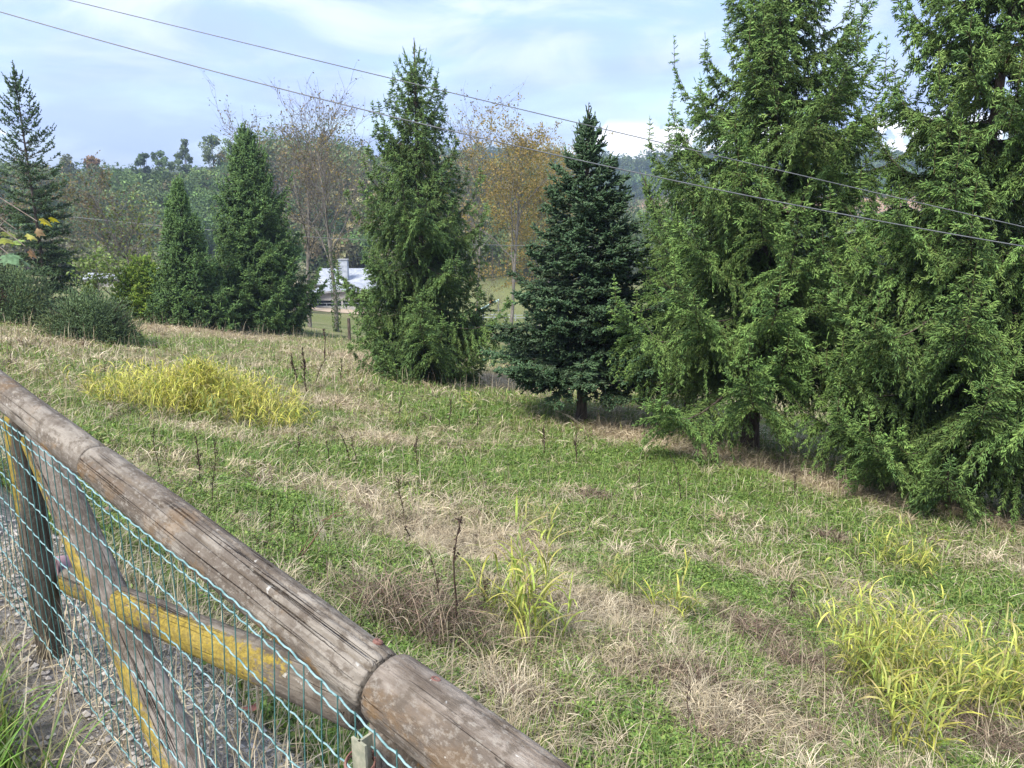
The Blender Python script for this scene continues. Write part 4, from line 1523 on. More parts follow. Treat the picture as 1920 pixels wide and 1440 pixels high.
# welded wire mesh on the road side of the posts
def wire_mesh():
    o = fence_o
    root = thing('wire_mesh', 'turquoise-green welded wire mesh tied along the road side of the timber fence', 'wire mesh', o)
    rng = np.random.default_rng(5)
    off = -FN * .06

    def top_z(s):
        return -.008 - .008 * np.sin(s * 2.6 + .6)

    hg = [0, .026, .105, .198, .291, .384, .477, .570, .65]
    xs = np.arange(-1.5, LJ + 1.2, .0125)
    for k, hh in enumerate(hg):
        ph = rng.random() * 6
        base = A0 + FD * xs[:, None] + off
        z = top_z(xs) - hh + .0016 * np.sin(xs * 2 * np.pi / .044 + ph) + .006 * np.sin(xs * 3 + ph) + .004 * np.sin(xs * 7.7 + 2 * ph)
        bul = .010 * np.sin(xs * 2.2 + hh * 4) + .004 * np.sin(xs * 6 + hh * 9) + .0012 * np.cos(xs * 2 * np.pi / .044 + ph)
        P = base + FN * bul[:, None] + arr(0, 0, 1) * z[:, None]
        P = np.stack([P[:, 0], P[:, 1], P[:, 2]], -1)
        g = Geo()
        v, q = tubes(P[None], np.full((1, len(xs)), .0018 if k == 0 else .0016), 6)
        g.add(v, None, q)
        g.build('horizontal_wire', M_WIRE, root, o, True)
    ss = np.arange(-1.48, LJ + 1.18, .044)
    for s in ss:
        s = s + rng.normal(0, .002)
        h = np.linspace(-.004, hg[-1], 8)
        bul = .010 * np.sin(s * 2.2 + h * 4) + .004 * np.sin(s * 6 + h * 9) - .002
        P = (A0 + FD * s + off)[None] + FN * bul[:, None] + arr(0, 0, 1) * (top_z(s) - h)[:, None] + FD * (.003 * np.sin(h * 7 + s * 11))[:, None]
        g = Geo()
        v, q = tubes(P[None], np.full((1, 8), .0012), 5)
        g.add(v, None, q)
        g.build('vertical_wire', M_WIRE_SHADED, root, o, True)
    # the thin stake that carries the mesh
    st = A0 + FD * (LJ + .045) - FN * .088
    sb = on_land(st[0], st[1])
    r2 = thing('fence_stake', 'thin beige-green metal stake with rusty tie wire holding the mesh under the rail joint', 'stake', sb)
    g = Geo()
    zt = st[2] - .012
    for (cx, sx_, sy_) in ((0, .030, .004), (.011, .004, .024)):
        rot = np.stack([FD * arr(1, 1, 0), FN, arr(0, 0, 1)], 1)
        rot[:, 0] /= np.linalg.norm(rot[:, 0])
        v, q = box((st[0] + FN[0] * cx, st[1] + FN[1] * cx, (zt + sb[2] - .2) / 2), (sx_, sy_, zt - sb[2] + .2), rot)
        g.add(v, None, q)
    g.build('stake', M_STAKE, r2, sb)
    a = np.linspace(0, 6.2832 * 2.2, 40)
    P = np.stack([st[0] + .021 * np.cos(a), st[1] + .021 * np.sin(a), zt - .03 - .006 * a / 6.28 + .003 * np.sin(a)], -1)
    g = Geo()
    v, q = tubes(P[None], np.full((1, 40), .0016), 5)
    g.add(v, None, q)
    g.build('tie_wire', M_RUST, r2, sb, True)


wire_mesh()


# mauve pipe end behind the far post
def pipe():
    p = at(107, 1078, 2.06)
    b = on_land(p[0], p[1])
    root = thing('drain_pipe', 'mauve plastic pipe with a dark open end, just behind the far fence post', 'pipe', b)
    ax = norm(arr(.80, .58, -.14))
    u = norm(np.cross(ax, arr(0, 0, 1)))
    w = np.cross(u, ax)
    a = np.arange(28) / 28 * 6.2832
    rings = []
    for rr, t in ((.046, .10), (.046, .03), (.050, .025), (.050, 0.0), (.038, 0.0), (.038, .09)):
        rings.append(p + ax * t + (u[None] * np.cos(a)[:, None] + w[None] * np.sin(a)[:, None]) * rr * arr(1, 1, 1.15))
    V = np.concatenate(rings)
    i = np.arange(len(V)).reshape(-1, 28)
    Q = np.stack([i[:-1], i[1:], np.roll(i[1:], -1, 1), np.roll(i[:-1], -1, 1)], -1).reshape(-1, 4)
    g = Geo()
    g.add(V, None, Q)
    g.build('pipe_wall', M_MAUVE, root, b, True)
    g = Geo()
    rr = p + ax * .03 + (u[None] * np.cos(a)[:, None] + w[None] * np.sin(a)[:, None]) * .038 * arr(1, 1, 1.15)
    V = np.concatenate([rr, [p + ax * .03]])
    g.add(V, [[k, (k + 1) % 28, 28] for k in range(28)])
    g.build('pipe_shade_disc', M_PIPE_SHADE, root, b)  # black disc painted as the shade in the pipe mouth


pipe()


# maple sapling rooted by the road just outside the picture, one leafy branch reaching in
def maple():
    rng = np.random.default_rng(8)
    b = on_land(-3.6, 3.6)
    root = thing('maple_sapling', 'maple branch with lobed green and yellowing leaves reaching in at the left edge', 'sapling', b)
    g = Geo()
    tipp = at(48, 462, 3.3)
    t = np.linspace(0, 1, 9)
    mid = b + arr(.1, 0, 1.4)
    trunk = b + np.stack([.12 * np.sin(t * 2), .05 * t, 2.3 * t - .1], -1)
    v, q = tubes(trunk[None], np.linspace(.03, .012, 9)[None], 8)
    g.add(v, None, q)
    st = trunk[5]
    br = []
    ends = [tipp, at(70, 415, 3.25), at(20, 480, 3.2), at(30, 430, 3.35), at(-60, 440, 3.3), at(-110, 500, 3.3)]
    for e in ends:
        br.append(st + (e - st)[None] * t[:, None] + arr(0, 0, 1)[None] * (.12 * np.sin(t * np.pi))[:, None])
    v, q = tubes(np.array(br), np.tile(np.linspace(.009, .002, 9), (len(br), 1)), 5)
    g.add(v, None, q)
    g.build('stem', M_TWIG, root, b, True)
    lob = np.array([(0, 0), (.22, -.10), (.55, -.02), (.42, .16), (.82, .34), (.58, .44), (.72, .72), (.40, .62), (.30, .78), (0, 1.18),
                    (-.30, .78), (-.40, .62), (-.72, .72), (-.58, .44), (-.82, .34), (-.42, .16), (-.55, -.02), (-.22, -.10)])

    def leaf(p, size, yaw, pitch, roll, col):
        m = Matrix.Rotation(yaw, 3, 'Z') @ Matrix.Rotation(pitch, 3, 'X') @ Matrix.Rotation(roll, 3, 'Y')
        pts = np.array([(x * size, y_ * size, -.25 * size * (x * x + .35 * y_ * y_)) for x, y_ in lob])
        ctr = np.array([[0, .36 * size, .03 * size]])
        V = np.concatenate([pts, ctr]) @ np.array(m).T + p
        nl = len(lob)
        gl = Geo()
        gl.add(V, [[k, (k + 1) % nl, nl] for k in range(nl)], None, col)
        gl.build('leaf', M_LEAF, root, b)

    for px, py, Y, s, yaw, pit, rol, c in [
            (12, 478, 3.15, .062, -1.9, -.55, .3, (.14, .23, .12)), (42, 488, 3.2, .055, -1.2, -.7, -.2, (.14, .22, .11)),
            (2, 448, 3.3, .05, -1.5, -.3, .2, (.24, .26, .05)), (28, 452, 3.35, .045, -2.2, -.2, .4, (.22, .31, .08)),
            (50, 440, 3.25, .04, -1.2, -.5, .3, (.40, .38, .10)), (68, 432, 3.25, .034, -1.0, -.6, .8, (.36, .24, .13)),
            (78, 410, 3.2, .042, -1.3, -.7, .2, (.42, .36, .03)), (94, 408, 3.2, .034, -.8, -.5, -.3, (.45, .40, .05)),
            (55, 470, 3.3, .038, -.9, -.9, .6, (.38, .22, .12)), (10, 435, 3.4, .05, -1.8, -.4, 0, (.22, .25, .06)),
            (-30, 455, 3.3, .06, -1.2, -.5, .1, (.2, .28, .10)), (-70, 440, 3.3, .06, -2, -.5, .3, (.22, .28, .08)), (-100, 490, 3.3, .06, -1, -.6, .1, (.18, .26, .12))]:
        leaf(at(px, py, Y), s, yaw, pit, rol, c)


maple()

# ------------------------------------------------------------------ meadow
TREE_FEET = [(1405, 842, 2.6), (1760, 930, 2.2), (795, 712, 2.0), (1090, 788, 1.8), (1296, 772, 1.8), (490, 618, 2.0), (352, 610, 1.8)]
FEET = [(on_ground(a, b), r) for a, b, r in TREE_FEET]


def field_pts(n, r0, r1, rng, amin=-50, amax=58, power=1.0):
    n = int(n * 1.2)
    """places on the meadow in front of the fence, denser nearby"""
    out = []
    tot = 0
    while tot < n:
        m = int(n * 1.4) + 100
        t = rng.random(m)
        r = (r0 ** power + t * (r1 ** power - r0 ** power)) ** (1 / power)
        a = np.radians(amin + (amax - amin) * rng.random(m))
        x, y = r * np.sin(a), r * np.cos(a)
        d = -UY * x + UX * y - D0
        k = d > 0.45
        out.append(np.stack([x[k], y[k]], -1))
        tot += k.sum()
    p = np.concatenate(out)[:n]
    return np.stack([p[:, 0], p[:, 1], H(p[:, 0], p[:, 1]) - 0.01], -1), np.hypot(p[:, 0], p[:, 1])


GREENS = [(0.125, 0.212, 0.046), (0.165, 0.255, 0.058), (0.095, 0.168, 0.042), (0.21, 0.28, 0.072)]
OLIVES = [(0.235, 0.265, 0.085), (0.285, 0.290, 0.110), (0.20, 0.245, 0.070)]
STRAWS = [(0.47, 0.40, 0.27), (0.58, 0.51, 0.37), (0.35, 0.285, 0.19), (0.43, 0.37, 0.25)]
BROWNS = [(0.13, 0.09, 0.068), (0.19, 0.135, 0.10), (0.085, 0.06, 0.047)]
YELLOWS = [(0.44, 0.47, 0.10), (0.36, 0.43, 0.10), (0.50, 0.50, 0.14), (0.27, 0.38, 0.08)]


def build_meadow():
    rng = np.random.default_rng(2024)
    # ---- short green grass
    g = Geo()
    for n, r0, r1, L, W, pw in ((90000, 1.6, 9, .10, .0042, 1.2), (90000, 8, 18, .15, .008, 1.2), (70000, 16, 42, .20, .017, 1.2)):
        P, r = field_pts(n, r0, r1, rng, power=pw)
        gr, st, dk = zones(P[:, 0], P[:, 1])
        k = rng.random(len(P)) < gr * 1.1 * (1 - .8 * dk)
        P = P[k]
        m = len(P)
        c = np.where((rng.random(m) < .72 * gr[k] + .1)[:, None], mixcol(GREENS, m, rng, .2), mixcol(OLIVES, m, rng, .2))
        blades(g, P, rng.random(m) * 6.283, L * (.5 + rng.random(m)), W * (.7 + .6 * rng.random(m)), .1 + .5 * rng.random(m), .5 + 1.1 * rng.random(m), c, 2, rng.normal(0, .5, m))
    o = g.build('green_grass', M_GRASS)
    tag(o, 'short green grass growing through the meadow', 'grass', kind='stuff')
    # ---- low broad leaves
    g = Geo()
    for n, r0, r1, s, pw in ((380000, 1.6, 8, .012, 1.3), (260000, 7, 16, .020, 1.3), (80000, 14, 34, .040, 1.2)):
        P, r = field_pts(n, r0, r1, rng, power=pw)
        gr, st, dk = zones(P[:, 0], P[:, 1])
        cl = .5 + .5 * vnoise(P[:, 0], P[:, 1], 2.1)
        k = rng.random(len(P)) < np.clip((gr - .34) * 1.9, 0, 1) * (cl > .26)
        P = P[k] + np.stack([np.zeros(k.sum()), np.zeros(k.sum()), (.01 + .07 * rng.random(k.sum()))], -1)
        m = len(P)
        leaf_quads(g, P, s * (.6 + .8 * rng.random(m)), rng, mixcol(GREENS, m, rng, .22) * 1.05, up=1.6)
    o = g.build('clover_leaves', M_GRASS)
    tag(o, 'low broad green leaves carpeting the meadow', 'ground cover', kind='stuff')
    # ---- straw
    g = Geo()
    for n, r0, r1, L, W, pw in ((130000, 1.6, 9, .13, .0026, 1.2), (90000, 8, 18, .22, .0062, 1.2), (60000, 16, 42, .28, .014, 1.2)):
        P, r = field_pts(n, r0, r1, rng, power=pw)
        gr, st, dk = zones(P[:, 0], P[:, 1])
        k = rng.random(len(P)) < np.clip(1.12 - gr, 0.12, 1)
        P, dk2 = P[k], dk[k]
        m = len(P)
        c = np.where((rng.random(m) < .08 + .6 * dk2)[:, None], mixcol(BROWNS, m, rng, .2), mixcol(STRAWS, m, rng, .18))
        yaw = rng.random(m) * 6.283
        yaw = np.where(rng.random(m) < .35, 5.2 + rng.normal(0, .6, m), yaw)       # combed down the slope
        blades(g, P, yaw, L * (.5 + rng.random(m)), W * (.7 + .6 * rng.random(m)), .5 + .7 * rng.random(m), 1.1 + .9 * rng.random(m), c, 3, rng.normal(0, .5, m))
    # tangled tufts nearby
    for n, r0, r1, L, W, per in ((1000, 2.2, 8, .22, .0024, 42), (800, 7.5, 16, .30, .0055, 34), (420, 15, 34, .38, .012, 26)):
        C, r = field_pts(n, r0, r1, rng, power=1.4)
        gr, st, dk = zones(C[:, 0], C[:, 1])
        k = rng.random(len(C)) < np.clip(1.05 - gr, .05, 1)
        C, dkk = C[k], dk[k]
        m = len(C)
        i = np.repeat(np.arange(m), per)
        q = len(i)
        y0 = rng.random(m) * 6.283
        yaw = y0[i] + rng.normal(0, 1.3, q)
        P = C[i] + rng.normal(0, 1, (q, 3)) * arr(.05, .05, 0) * (L / .34)
        P[:, 2] = H(P[:, 0], P[:, 1]) - .01
        cc = np.where((rng.random(m) < .1 + .7 * dkk)[:, None], mixcol(BROWNS, m, rng, .15), mixcol(STRAWS, m, rng, .15))
        c = cc[i] * np.clip(rng.normal(1, .2, (q, 1)), .5, 1.6)
        blades(g, P, yaw, L * (.4 + .9 * rng.random(q)), W * (.7 + .6 * rng.random(q)), .15 + .8 * rng.random(q), 1.3 + 1.0 * rng.random(q), c, 4, rng.normal(0, .4, q))
    # tall thin seed stems
    for n, r0, r1, L, W in ((2600, 2.5, 10, .45, .0022), (4200, 9, 20, .5, .0045), (5200, 18, 40, .6, .010)):
        P, r = field_pts(n, r0, r1, rng, power=1.3)
        P = P[rng.random(len(P)) < 1.15 - zones(P[:, 0], P[:, 1])[0]]
        m = len(P)
        blades(g, P, rng.random(m) * 6.283, L * (.5 + .8 * rng.random(m)), W * np.ones(m), .05 + .25 * rng.random(m), .2 + .5 * rng.random(m), mixcol(STRAWS + BROWNS[:1], m, rng, .15), 3)
    o = g.build('dry_grass', M_STRAW)
    tag(o, 'pale dry grass lying and standing across the meadow', 'grass', kind='stuff')


build_meadow()


# dead dark-brown tangles
def tangle(label, px, py, r, seed, n=520):
    rng = np.random.default_rng(seed)
    b = on_ground(px, py)
    g = Geo()
    P = b + rng.normal(0, .45, (n, 3)) * arr(r, r, 0)
    P[:, 2] = H(P[:, 0], P[:, 1]) + .10 * r * rng.random(n)
    c = mixcol(BROWNS + [(.24, .18, .13), (.36, .29, .2), (.42, .35, .25), (.12, .18, .05)], n, rng, .25)
    L = r * (.35 + .7 * rng.random(n))
    blades(g, P, rng.random(n) * 6.283, L, .0032 * (.6 + rng.random(n)) * (b[1] / 4.5) ** .7, .1 + 1.0 * rng.random(n), 1.1 + 1.5 * rng.random(n), c, 4, rng.normal(0, .5, n))
    m = n // 2
    Q = b + rng.normal(0, .4, (m, 3)) * arr(r, r, 0)
    Q[:, 2] = H(Q[:, 0], Q[:, 1]) + .02 + .35 * r * rng.random(m)
    leaf_quads(g, Q, .010 * (.6 + rng.random(m)) * (b[1] / 4.5) ** .7, rng, mixcol(BROWNS, m, rng, .25))
    o = g.build('dead_plant', M_STRAW, None, b)
    tag(o, label, 'dead plant', 'collapsed dead weeds in the meadow')


tangle('largest dark brown dead tangle, just beyond the rail joint', 790, 1175, .52, 1, 1150)
tangle('dark dead tangle left of the small yellow-green grass clump on the right', 1300, 1275, .26, 2)
tangle('small round dark dead umbel plant alone in the green patch', 1112, 935, .30, 3, 420)
tangle('brown dead tangle at the left foot of the big yellow-green clump', 1500, 1260, .34, 4, 700)
tangle('dark twiggy dead tangle in the lower right corner', 1850, 1395, .42, 5, 900)
tangle('brown dead weed mound between the straw and the big yellow-green clump', 1420, 1195, .32, 6, 520)
tangle('blue-grey withered tuft in the grass left of the upper right grass clump', 1560, 1015, .30, 7, 420)


# tall yellow-green grass
def reed(name, label, px, py, n, rad, hgt, seed, group=None, W=.017, leafL=.34, pal=YELLOWS, cat='tall grass', kind=None, ry=1.0):
    rng = np.random.default_rng(seed)
    b = on_ground(px, py)
    g = Geo()
    an = rng.random(n) * 6.283
    rr = (np.sqrt(rng.random(n)) if cat != 'grass patch' else np.minimum(np.abs(rng.normal(0, .74, n)), 1.25 + .2 * rng.random(n))) * rad * (1 + .16 * np.sin(3 * an + seed) + .12 * np.sin(5 * an + 2 * seed)) * np.where(rng.random(n) < .12, 1.25, 1)
    S = b + np.stack([np.cos(an) * rr, np.sin(an) * rr * ry, np.zeros(n)], -1)
    S[:, 2] = H(S[:, 0], S[:, 1]) - .02
    h = hgt * (.4 + .75 * rng.random(n)) * np.clip(1.12 - .32 * rr / rad, .5, 1.2)
    lean = rng.normal(0, .12, (n, 2)) + (S[:, :2] - b[:2]) * (.12 / max(rad, .1))
    t = np.linspace(0, 1, 5)
    ST = S[:, None, :] + np.stack([lean[:, 0:1] * t ** 1.6 * h[:, None], lean[:, 1:2] * t ** 1.6 * h[:, None], t[None] * h[:, None]], -1)
    v, q = tubes(ST, np.tile(np.linspace(.0035, .0012, 5), (n, 1)) * (W / .017), 4)
    g.add(v, None, q, (.30, .30, .09))
    per = 6
    i = np.repeat(np.arange(n), per)
    m = len(i)
    f = np.clip((np.tile(np.arange(per), n) + rng.random(m)) / per, 0, .98) * .95 + .05
    x = f * 4
    k = np.minimum(x.astype(int), 3)
    P = ST[i, k] + (ST[i, k + 1] - ST[i, k]) * (x - k)[:, None]
    yaw = rng.random(m) * 6.283
    L = leafL * (.5 + .7 * rng.random(m)) * (1.1 - .35 * f)
    c = mixcol(pal, n, rng, .1)[i] * np.clip(rng.normal(1, .14, (m, 1)), .6, 1.4)
    gr = rng.random(m) < .22
    c[gr] = mixcol([(.16, .24, .06), (.20, .28, .08)], int(gr.sum()), rng, .15)
    blades(g, P, yaw, L, W * (.55 + .6 * rng.random(m)), .15 + .45 * rng.random(m), 1.0 + 1.5 * rng.random(m), c, 6, rng.normal(0, .35, m), tipcol=np.where((rng.random(m) < .3)[:, None], arr(.34, .25, .13), c * arr(1.12, 1.0, .8)))
    o = g.build(name, M_GRASS, None, b)
    tag(o, label, cat, group, kind)
    return o


G_REED = 'clumps of tall yellow-green grass'
reed('tall_grass', 'broad-bladed yellow-green grass clump alone in the middle foreground, beyond the rail', 990, 1195, 28, .22, .92, 1, G_REED, .0125, .36)
reed('tall_grass', 'largest dense yellow-green clump of tall grass in the lower right', 1695, 1318, 240, .52, .86, 2, G_REED, .0100, .28)
reed('tall_grass', 'yellow-green grass at the very right edge, beside the largest clump', 1900, 1330, 80, .28, .78, 3, G_REED, .0100, .26)
reed('tall_grass', 'single yellow-green grass plant standing in front of the largest clump', 1700, 1415, 14, .12, .62, 4, G_REED, .0125, .32)
reed('tall_grass', 'small sparse yellow-green clump between the middle clump and the largest one', 1265, 1160, 11, .14, .50, 5, G_REED, .013, .30)
reed('tall_grass', 'upper right loose clump of tall grass below the nearest spruce', 1690, 1070, 48, .36, .66, 6, G_REED, .012, .26)
reed('tall_grass', 'small thin pale grass clump beside the middle foreground clump', 1150, 1110, 6, .10, .40, 7, G_REED, .011, .28, [(.26, .32, .10), (.32, .34, .12)])
reed('tall_grass', 'slim upright stems of yellow grass left of the largest clump', 1552, 1190, 4, .10, .80, 8, G_REED, .012, .22)
reed('tall_grass', 'faint tall grass stems standing behind the middle foreground clump', 985, 1010, 9, .28, .70, 9, G_REED, .010, .26, [(.26, .30, .09), (.34, .33, .13)])
reed('tall_grass', 'little bright tuft of grass in the straw left of the fir foot', 878, 762, 8, .14, .45, 10, G_REED, .018, .3)
reed('tall_grass', 'small fresh green tuft left of the bright tuft in the middle of the meadow', 748, 800, 8, .2, .4, 11, G_REED, .016, .3, [(.22, .30, .08), (.28, .33, .09)])
reed('tall_grass', 'dark green leafy tuft at the lower edge of the yellow grass patch', 390, 795, 10, .35, .45, 12, G_REED, .02, .34, [(.17, .24, .09), (.22, .28, .10)])
# the wide yellow patch on the left
reed('yellow_grass_patch', 'wide dense patch of tall yellow grass in the left half of the meadow', 386, 768, 1650, 1.22, .80, 21, None, .0135, .34, [(.50, .53, .11), (.42, .48, .10), (.57, .57, .15), (.48, .45, .11)], 'grass patch', None, 1.25)


# dry weed stalks
def weed_mesh(seed, tall, bushy, fat=1.0):
    rng = np.random.default_rng(seed)
    g = Geo()
    t = np.linspace(0, 1, 7)
    cur = rng.normal(0, .06, 2)
    st = np.stack([cur[0] * t ** 2 + .012 * np.sin(t * 7), cur[1] * t ** 2, t * tall], -1)
    v, q = tubes(st[None], np.linspace(.0036, .0020, 7)[None] * fat, 4)
    g.add(v, None, q)
    n = int(8 + 14 * bushy)
    f = .25 + .75 * rng.random(n)
    x = f * 6
    k = np.minimum(x.astype(int), 5)
    P = st[k] + (st[k + 1] - st[k]) * (x - k)[:, None]
    a = rng.random(n) * 6.283
    L = tall * (.08 + .16 * bushy * rng.random(n)) * (1.2 - .7 * f)
    D = np.stack([np.cos(a) * .55, np.sin(a) * .55, np.ones(n)], -1)
    D = norm(D)
    s = np.linspace(0, 1, 4)
    tw = P[:, None, :] + D[:, None, :] * (L[:, None, None] * s[None, :, None]) + arr(0, 0, .15) * (L[:, None] * s ** 2)[:, :, None]
    v, q = tubes(tw, np.tile(np.linspace(.0017, .0010, 4), (n, 1)) * fat, 3)
    g.add(v, None, q)
    m = n * 8
    i = rng.integers(0, n, m)
    pp = tw[i, 3] + (tw[i, 1] - tw[i, 3]) * rng.random((m, 1)) + rng.normal(0, .006, (m, 3))
    leaf_quads(g, pp, .0055 * fat ** .7 * (.6 + .9 * rng.random(m)), rng, np.tile(arr(.06, .04, .03), (m, 1)))
    return g


weed_protos = {}
WEEDS = [
    (300, 900, 105, 'thin dark weed stalk just above the rail, leftmost of a row of three'),
    (374, 905, 85, 'short thick dark weed stalk just above the rail, middle of a row of three'),
    (400, 950, 130, 'long curved dark weed stalk rising from behind the rail'),
    (655, 870, 70, 'dense dark seeded weed stalk in the straw right of the yellow patch'),
    (668, 872, 55, 'low dark weed stalk touching the dense seeded one'),
    (620, 880, 55, 'small dark weed stalk left of the dense seeded one'),
    (558, 868, 55, 'leaning thin weed stalk below the yellow patch'),
    (781, 895, 80, 'single slender dark weed stalk in the green left of the middle'),
    (748, 795, 60, 'dark weed stalk behind the fresh green tuft'),
    (843, 805, 55, 'dark forked weed stalk below the middle spruce'),
    (895, 808, 40, 'thin weed stalk right of the forked one below the middle spruce'),
    (1080, 868, 55, 'dark upright weed stalk in the green below the fir'),
    (1022, 850, 50, 'thin grey weed stalk in the green left of the fir foot'),
    (1278, 945, 95, 'tall feathery weed stalk in the green below the spruce trunk'),
    (1200, 935, 60, 'faint weed stalk left of the tall feathery one'),
    (848, 1200, 260, 'tallest reddish-dark weed stalk beside the middle grass clump'),
    (830, 1180, 170, 'dark weed stalk leaning left of the tallest one'),
    (905, 1170, 110, 'dark weed stalk close to the left leaves of the middle grass clump'),
    (768, 1020, 60, 'twin-headed dark weed stalk in the pale straw'),
    (757, 975, 80, 'thin dark weed stalk above the pale straw in the middle'),
    (610, 680, 60, 'brown weed stalk in front of the ivy-clad trunk'),
    (575, 735, 80, 'brown weed stalk in the bushy group right of the yellow patch'),
    (560, 730, 65, 'grey-brown weed stalk at the left of the bushy group right of the yellow patch'),
    (590, 725, 55, 'short brown weed stalk at the right of the bushy group right of the yellow patch'),
    (640, 715, 40, 'low brown weed stalk between the yellow patch and the middle spruce'),
    (505, 1010, 75, 'dark bent weed stalk above the rail, left of the pale twigs'),
    (550, 1010, 65, 'short weed stalk above the rail among the pale twigs'),
    (1480, 1150, 60, 'dark weed stalk left of the slim yellow stems'),
    (1620, 1100, 70, 'thin dark weed stalk behind the largest yellow clump'),
    (1860, 1240, 110, 'dark weed stalk between the two right-hand yellow clumps'),
    (1290, 1360, 90, 'dark broken weed stalk in the tangled straw at the bottom'),
    (1775, 960, 60, 'pale thin weed stalk under the nearest spruce'),
    (1490, 930, 45, 'small weed stalk in the shade under the tall broad spruce'),
]
for k, (px, py, hp, lab) in enumerate(WEEDS):
    p = on_ground(px, py)
    hgt = hp / F_PX * p[1] * 1.08
    vi = (k % 5, 0 if p[1] < 6.5 else (1 if p[1] < 12 else 2))
    tall = .55 + .12 * vi[0]
    if vi not in weed_protos:
        weed_protos[vi] = o = weed_mesh(vi[0], tall, (vi[0] % 3) / 2, (1.25, 2.2, 3.6)[vi[1]]).build('weed_stalk', M_STALK)
    else:
        o = dup(weed_protos[vi])
    sc = hgt / tall
    o.location = Vector(p)
    o.scale = (max(sc, .9), max(sc, .9), sc)
    o.rotation_euler = (random.Random(k).gauss(0, .08), random.Random(k + 90).gauss(0, .08), k * 1.7)
    tag(o, lab, 'weed', 'dry weed stalks in the meadow')


# pale dead twigs and a reddish dry branch above the rail
def twigs(name, label, px, py, px2, py2, n, seed, mat, r=.003, fan=.25, group=None):
    rng = np.random.default_rng(seed)
    b = on_ground(px, py)
    e = at(px2, py2, b[1] * 1.0)
    t = np.linspace(0, 1, 7)
    L = np.linalg.norm(e - b)
    P = []
    for k in range(n):
        d = (e - b) / L + rng.normal(0, fan, 3) * arr(1, .6, .7)
        d /= np.linalg.norm(d)
        ln = L * (.55 + .5 * rng.random())
        P.append(b + rng.normal(0, .03, 3) * arr(1, 1, 0) + d * (ln * t)[:, None] + arr(0, 0, -1) * (.12 * ln * t ** 2.5)[:, None] + np.cumsum(rng.normal(0, .012 * L, (7, 3)), 0) * .6)
    g = Geo()
    v, q = tubes(np.array(P), np.tile(np.linspace(1, .35, 7) * r, (n, 1)), 4)
    g.add(v, None, q)
    o = g.build(name, mat, None, b)
    tag(o, label, 'dry twigs', group)


M_PALETWIG = plain_mat('pale_twig', (.42, .37, .28), (.52, .46, .36), 30, .8, .1)
M_REDTWIG = plain_mat('reddish_twig', (.14, .075, .055), (.20, .12, .09), 30, .85, .1)
twigs('dry_twigs', 'pale bleached dead twigs fanning up from the grass above the rail', 610, 1030, 590, 870, 10, 4, M_PALETWIG, .0022, .12)
twigs('dry_branch', 'reddish-brown dry branch leaning to the right over the pale twigs', 555, 1050, 650, 905, 3, 5, M_REDTWIG, .0042, .10)
twigs('dry_branch', 'low reddish dry branch lying nearly flat right of the pale twigs', 590, 985, 690, 932, 4, 6, M_REDTWIG, .0032, .10)
twigs('dry_branch', 'thin dark fallen branch lying in the grass below the yellow patch', 440, 880, 520, 860, 5, 7, M_STALK, .004, .22)
twigs('dry_twigs', 'pale dead stick leaning against the foot of the dark fir', 1095, 800, 1050, 745, 2, 8, M_PALETWIG, .007, .12)

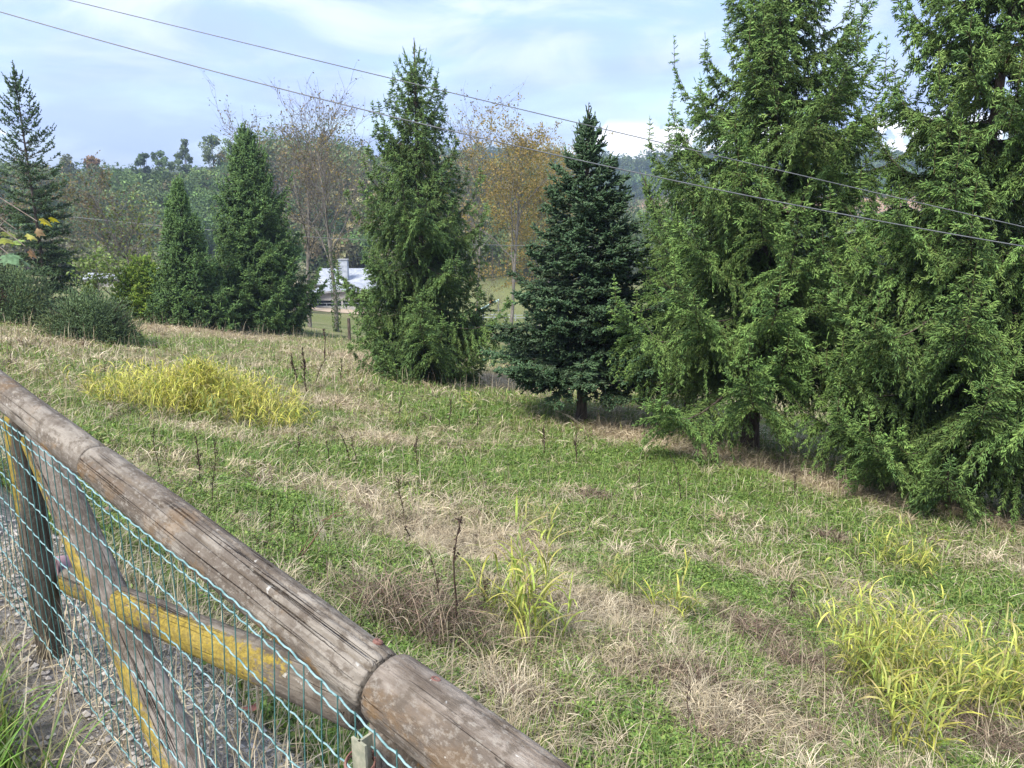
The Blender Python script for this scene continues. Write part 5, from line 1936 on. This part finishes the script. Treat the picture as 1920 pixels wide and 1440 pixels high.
# ------------------------------------------------------------------ verge at the road side of the fence
def verge():
    rng = np.random.default_rng(99)
    # lush green grass in the near left corner
    g = Geo()
    n = 2600
    s = -2.75 + 1.0 * rng.random(n)
    dd = -.50 + .34 * rng.random(n) * (.4 + .6 * rng.random(n))
    x = UX * s - UY * (dd + D0)
    y = UY * s + UX * (dd + D0)
    P = np.stack([x, y, H(x, y) - .01], -1)
    c = mixcol([(.10, .20, .03), (.13, .25, .045), (.17, .27, .06), (.25, .27, .09)], n, rng, .18)
    blades(g, P, rng.random(n) * 6.283, .14 + .16 * rng.random(n), .0035 + .003 * rng.random(n), .05 + .4 * rng.random(n), .4 + 1.0 * rng.random(n), c, 5, rng.normal(0, .4, n))
    o = g.build('verge_grass', M_GRASS)
    tag(o, 'lush green grass on the road verge in front of the wire mesh', 'grass', kind='stuff')
    # dry blades and stems caught along the foot of the mesh
    g = Geo()
    n = 6500
    s = -3.2 + 3.4 * rng.random(n)
    dd = -.30 + .95 * rng.random(n)
    x = UX * s - UY * (dd + D0)
    y = UY * s + UX * (dd + D0)
    P = np.stack([x, y, H(x, y) - .005], -1)
    c = mixcol(STRAWS + [(.50, .45, .36)], n, rng, .2)
    lie = rng.random(n) < .8
    th0 = np.where(lie, 1.1 + .4 * rng.random(n), .1 + .4 * rng.random(n))
    blades(g, P, rng.random(n) * 6.283, np.where(lie, .06 + .12 * rng.random(n), .14 + .22 * rng.random(n)), .0018 + .0014 * rng.random(n), th0, th0 + .5 * rng.random(n), c, 4, rng.normal(0, .4, n))
    o = g.build('verge_straw', M_STRAW)
    tag(o, 'bleached cut straw lying along the foot of the wire mesh', 'straw', kind='stuff')
    # gravel
    g = Geo()
    n = 9000
    s = -3.6 + 4.4 * rng.random(n)
    dd = -.45 + 1.0 * rng.random(n)
    x = UX * s - UY * (dd + D0)
    y = UY * s + UX * (dd + D0)
    r = .004 + .010 * rng.random(n) ** 2.5
    P = np.stack([x, y, H(x, y) + r * .2], -1)
    oc = np.array([(1, 0, 0), (-1, 0, 0), (0, 1, 0), (0, -1, 0), (0, 0, 1), (0, 0, -1)], float)
    V = P[:, None, :] + oc[None] * r[:, None, None] * (.7 + .7 * rng.random((n, 6, 1))) * arr(1, 1, .7) + rng.normal(0, .12, (n, 6, 3)) * r[:, None, None]
    tr = np.array([[0, 2, 4], [2, 1, 4], [1, 3, 4], [3, 0, 4], [2, 0, 5], [1, 2, 5], [3, 1, 5], [0, 3, 5]])
    T = (tr[None] + (np.arange(n) * 6)[:, None, None]).reshape(-1, 3)
    g.add(V, T, None, None)
    o = g.build('gravel', M_STONE)
    tag(o, 'pale grey gravel along the foot of the fence', 'gravel', kind='stuff')


verge()


def fallen_leaf(label, px, py, size, col, seed):
    rng = np.random.default_rng(seed)
    b = on_ground(px, py) + arr(0, 0, .05)
    g = Geo()
    a = np.linspace(0, 6.2832, 14)[:-1]
    rr = size * (1 + .25 * np.cos(3 * a) + .08 * rng.normal(size=13))
    ring = np.stack([np.cos(a) * rr, np.sin(a) * rr * .7, .25 * rr * np.sin(2 * a + 1)], -1)
    m = np.array(Matrix.Rotation(rng.random() * 6, 3, 'Z') @ Matrix.Rotation(.5 * rng.random(), 3, 'X'))
    V = np.concatenate([ring, [[0, 0, .12 * size]]]) @ m.T + b
    g.add(V, [[k, (k + 1) % 13, 13] for k in range(13)], None, col)
    o = g.build('fallen_leaf', M_LEAF, None, b)
    tag(o, label, 'leaf', 'fallen leaves under the rail')


fallen_leaf('pale curled fallen leaf below the rail, between rail and mesh top', 158, 892, .055, (.42, .30, .19), 1)
fallen_leaf('small pinkish fallen leaf under the rail, lower than the curled one', 198, 968, .035, (.45, .30, .24), 2)
fallen_leaf('reddish fallen leaf in the green cover behind the mesh', 470, 1352, .03, (.30, .13, .10), 3)

# ------------------------------------------------------------------ air
def haze():
    m, nt, out = new_mat('haze')
    pv = nt.nodes.new('ShaderNodeVolumePrincipled')
    pv.inputs['Color'].default_value = (0.62, 0.76, 0.95, 1)
    pv.inputs['Density'].default_value = HAZE_DENSITY
    pv.inputs['Anisotropy'].default_value = 0.3
    nt.links.new(pv.outputs[0], out.inputs['Volume'])
    g = Geo()
    v, q = box((0, 400, 28), (3600, 2400, 100))
    g.add(v, None, q)
    o = g.build('haze', m)
    tag(o, kind='stuff')


HAZE_DENSITY = 0.00055
haze()
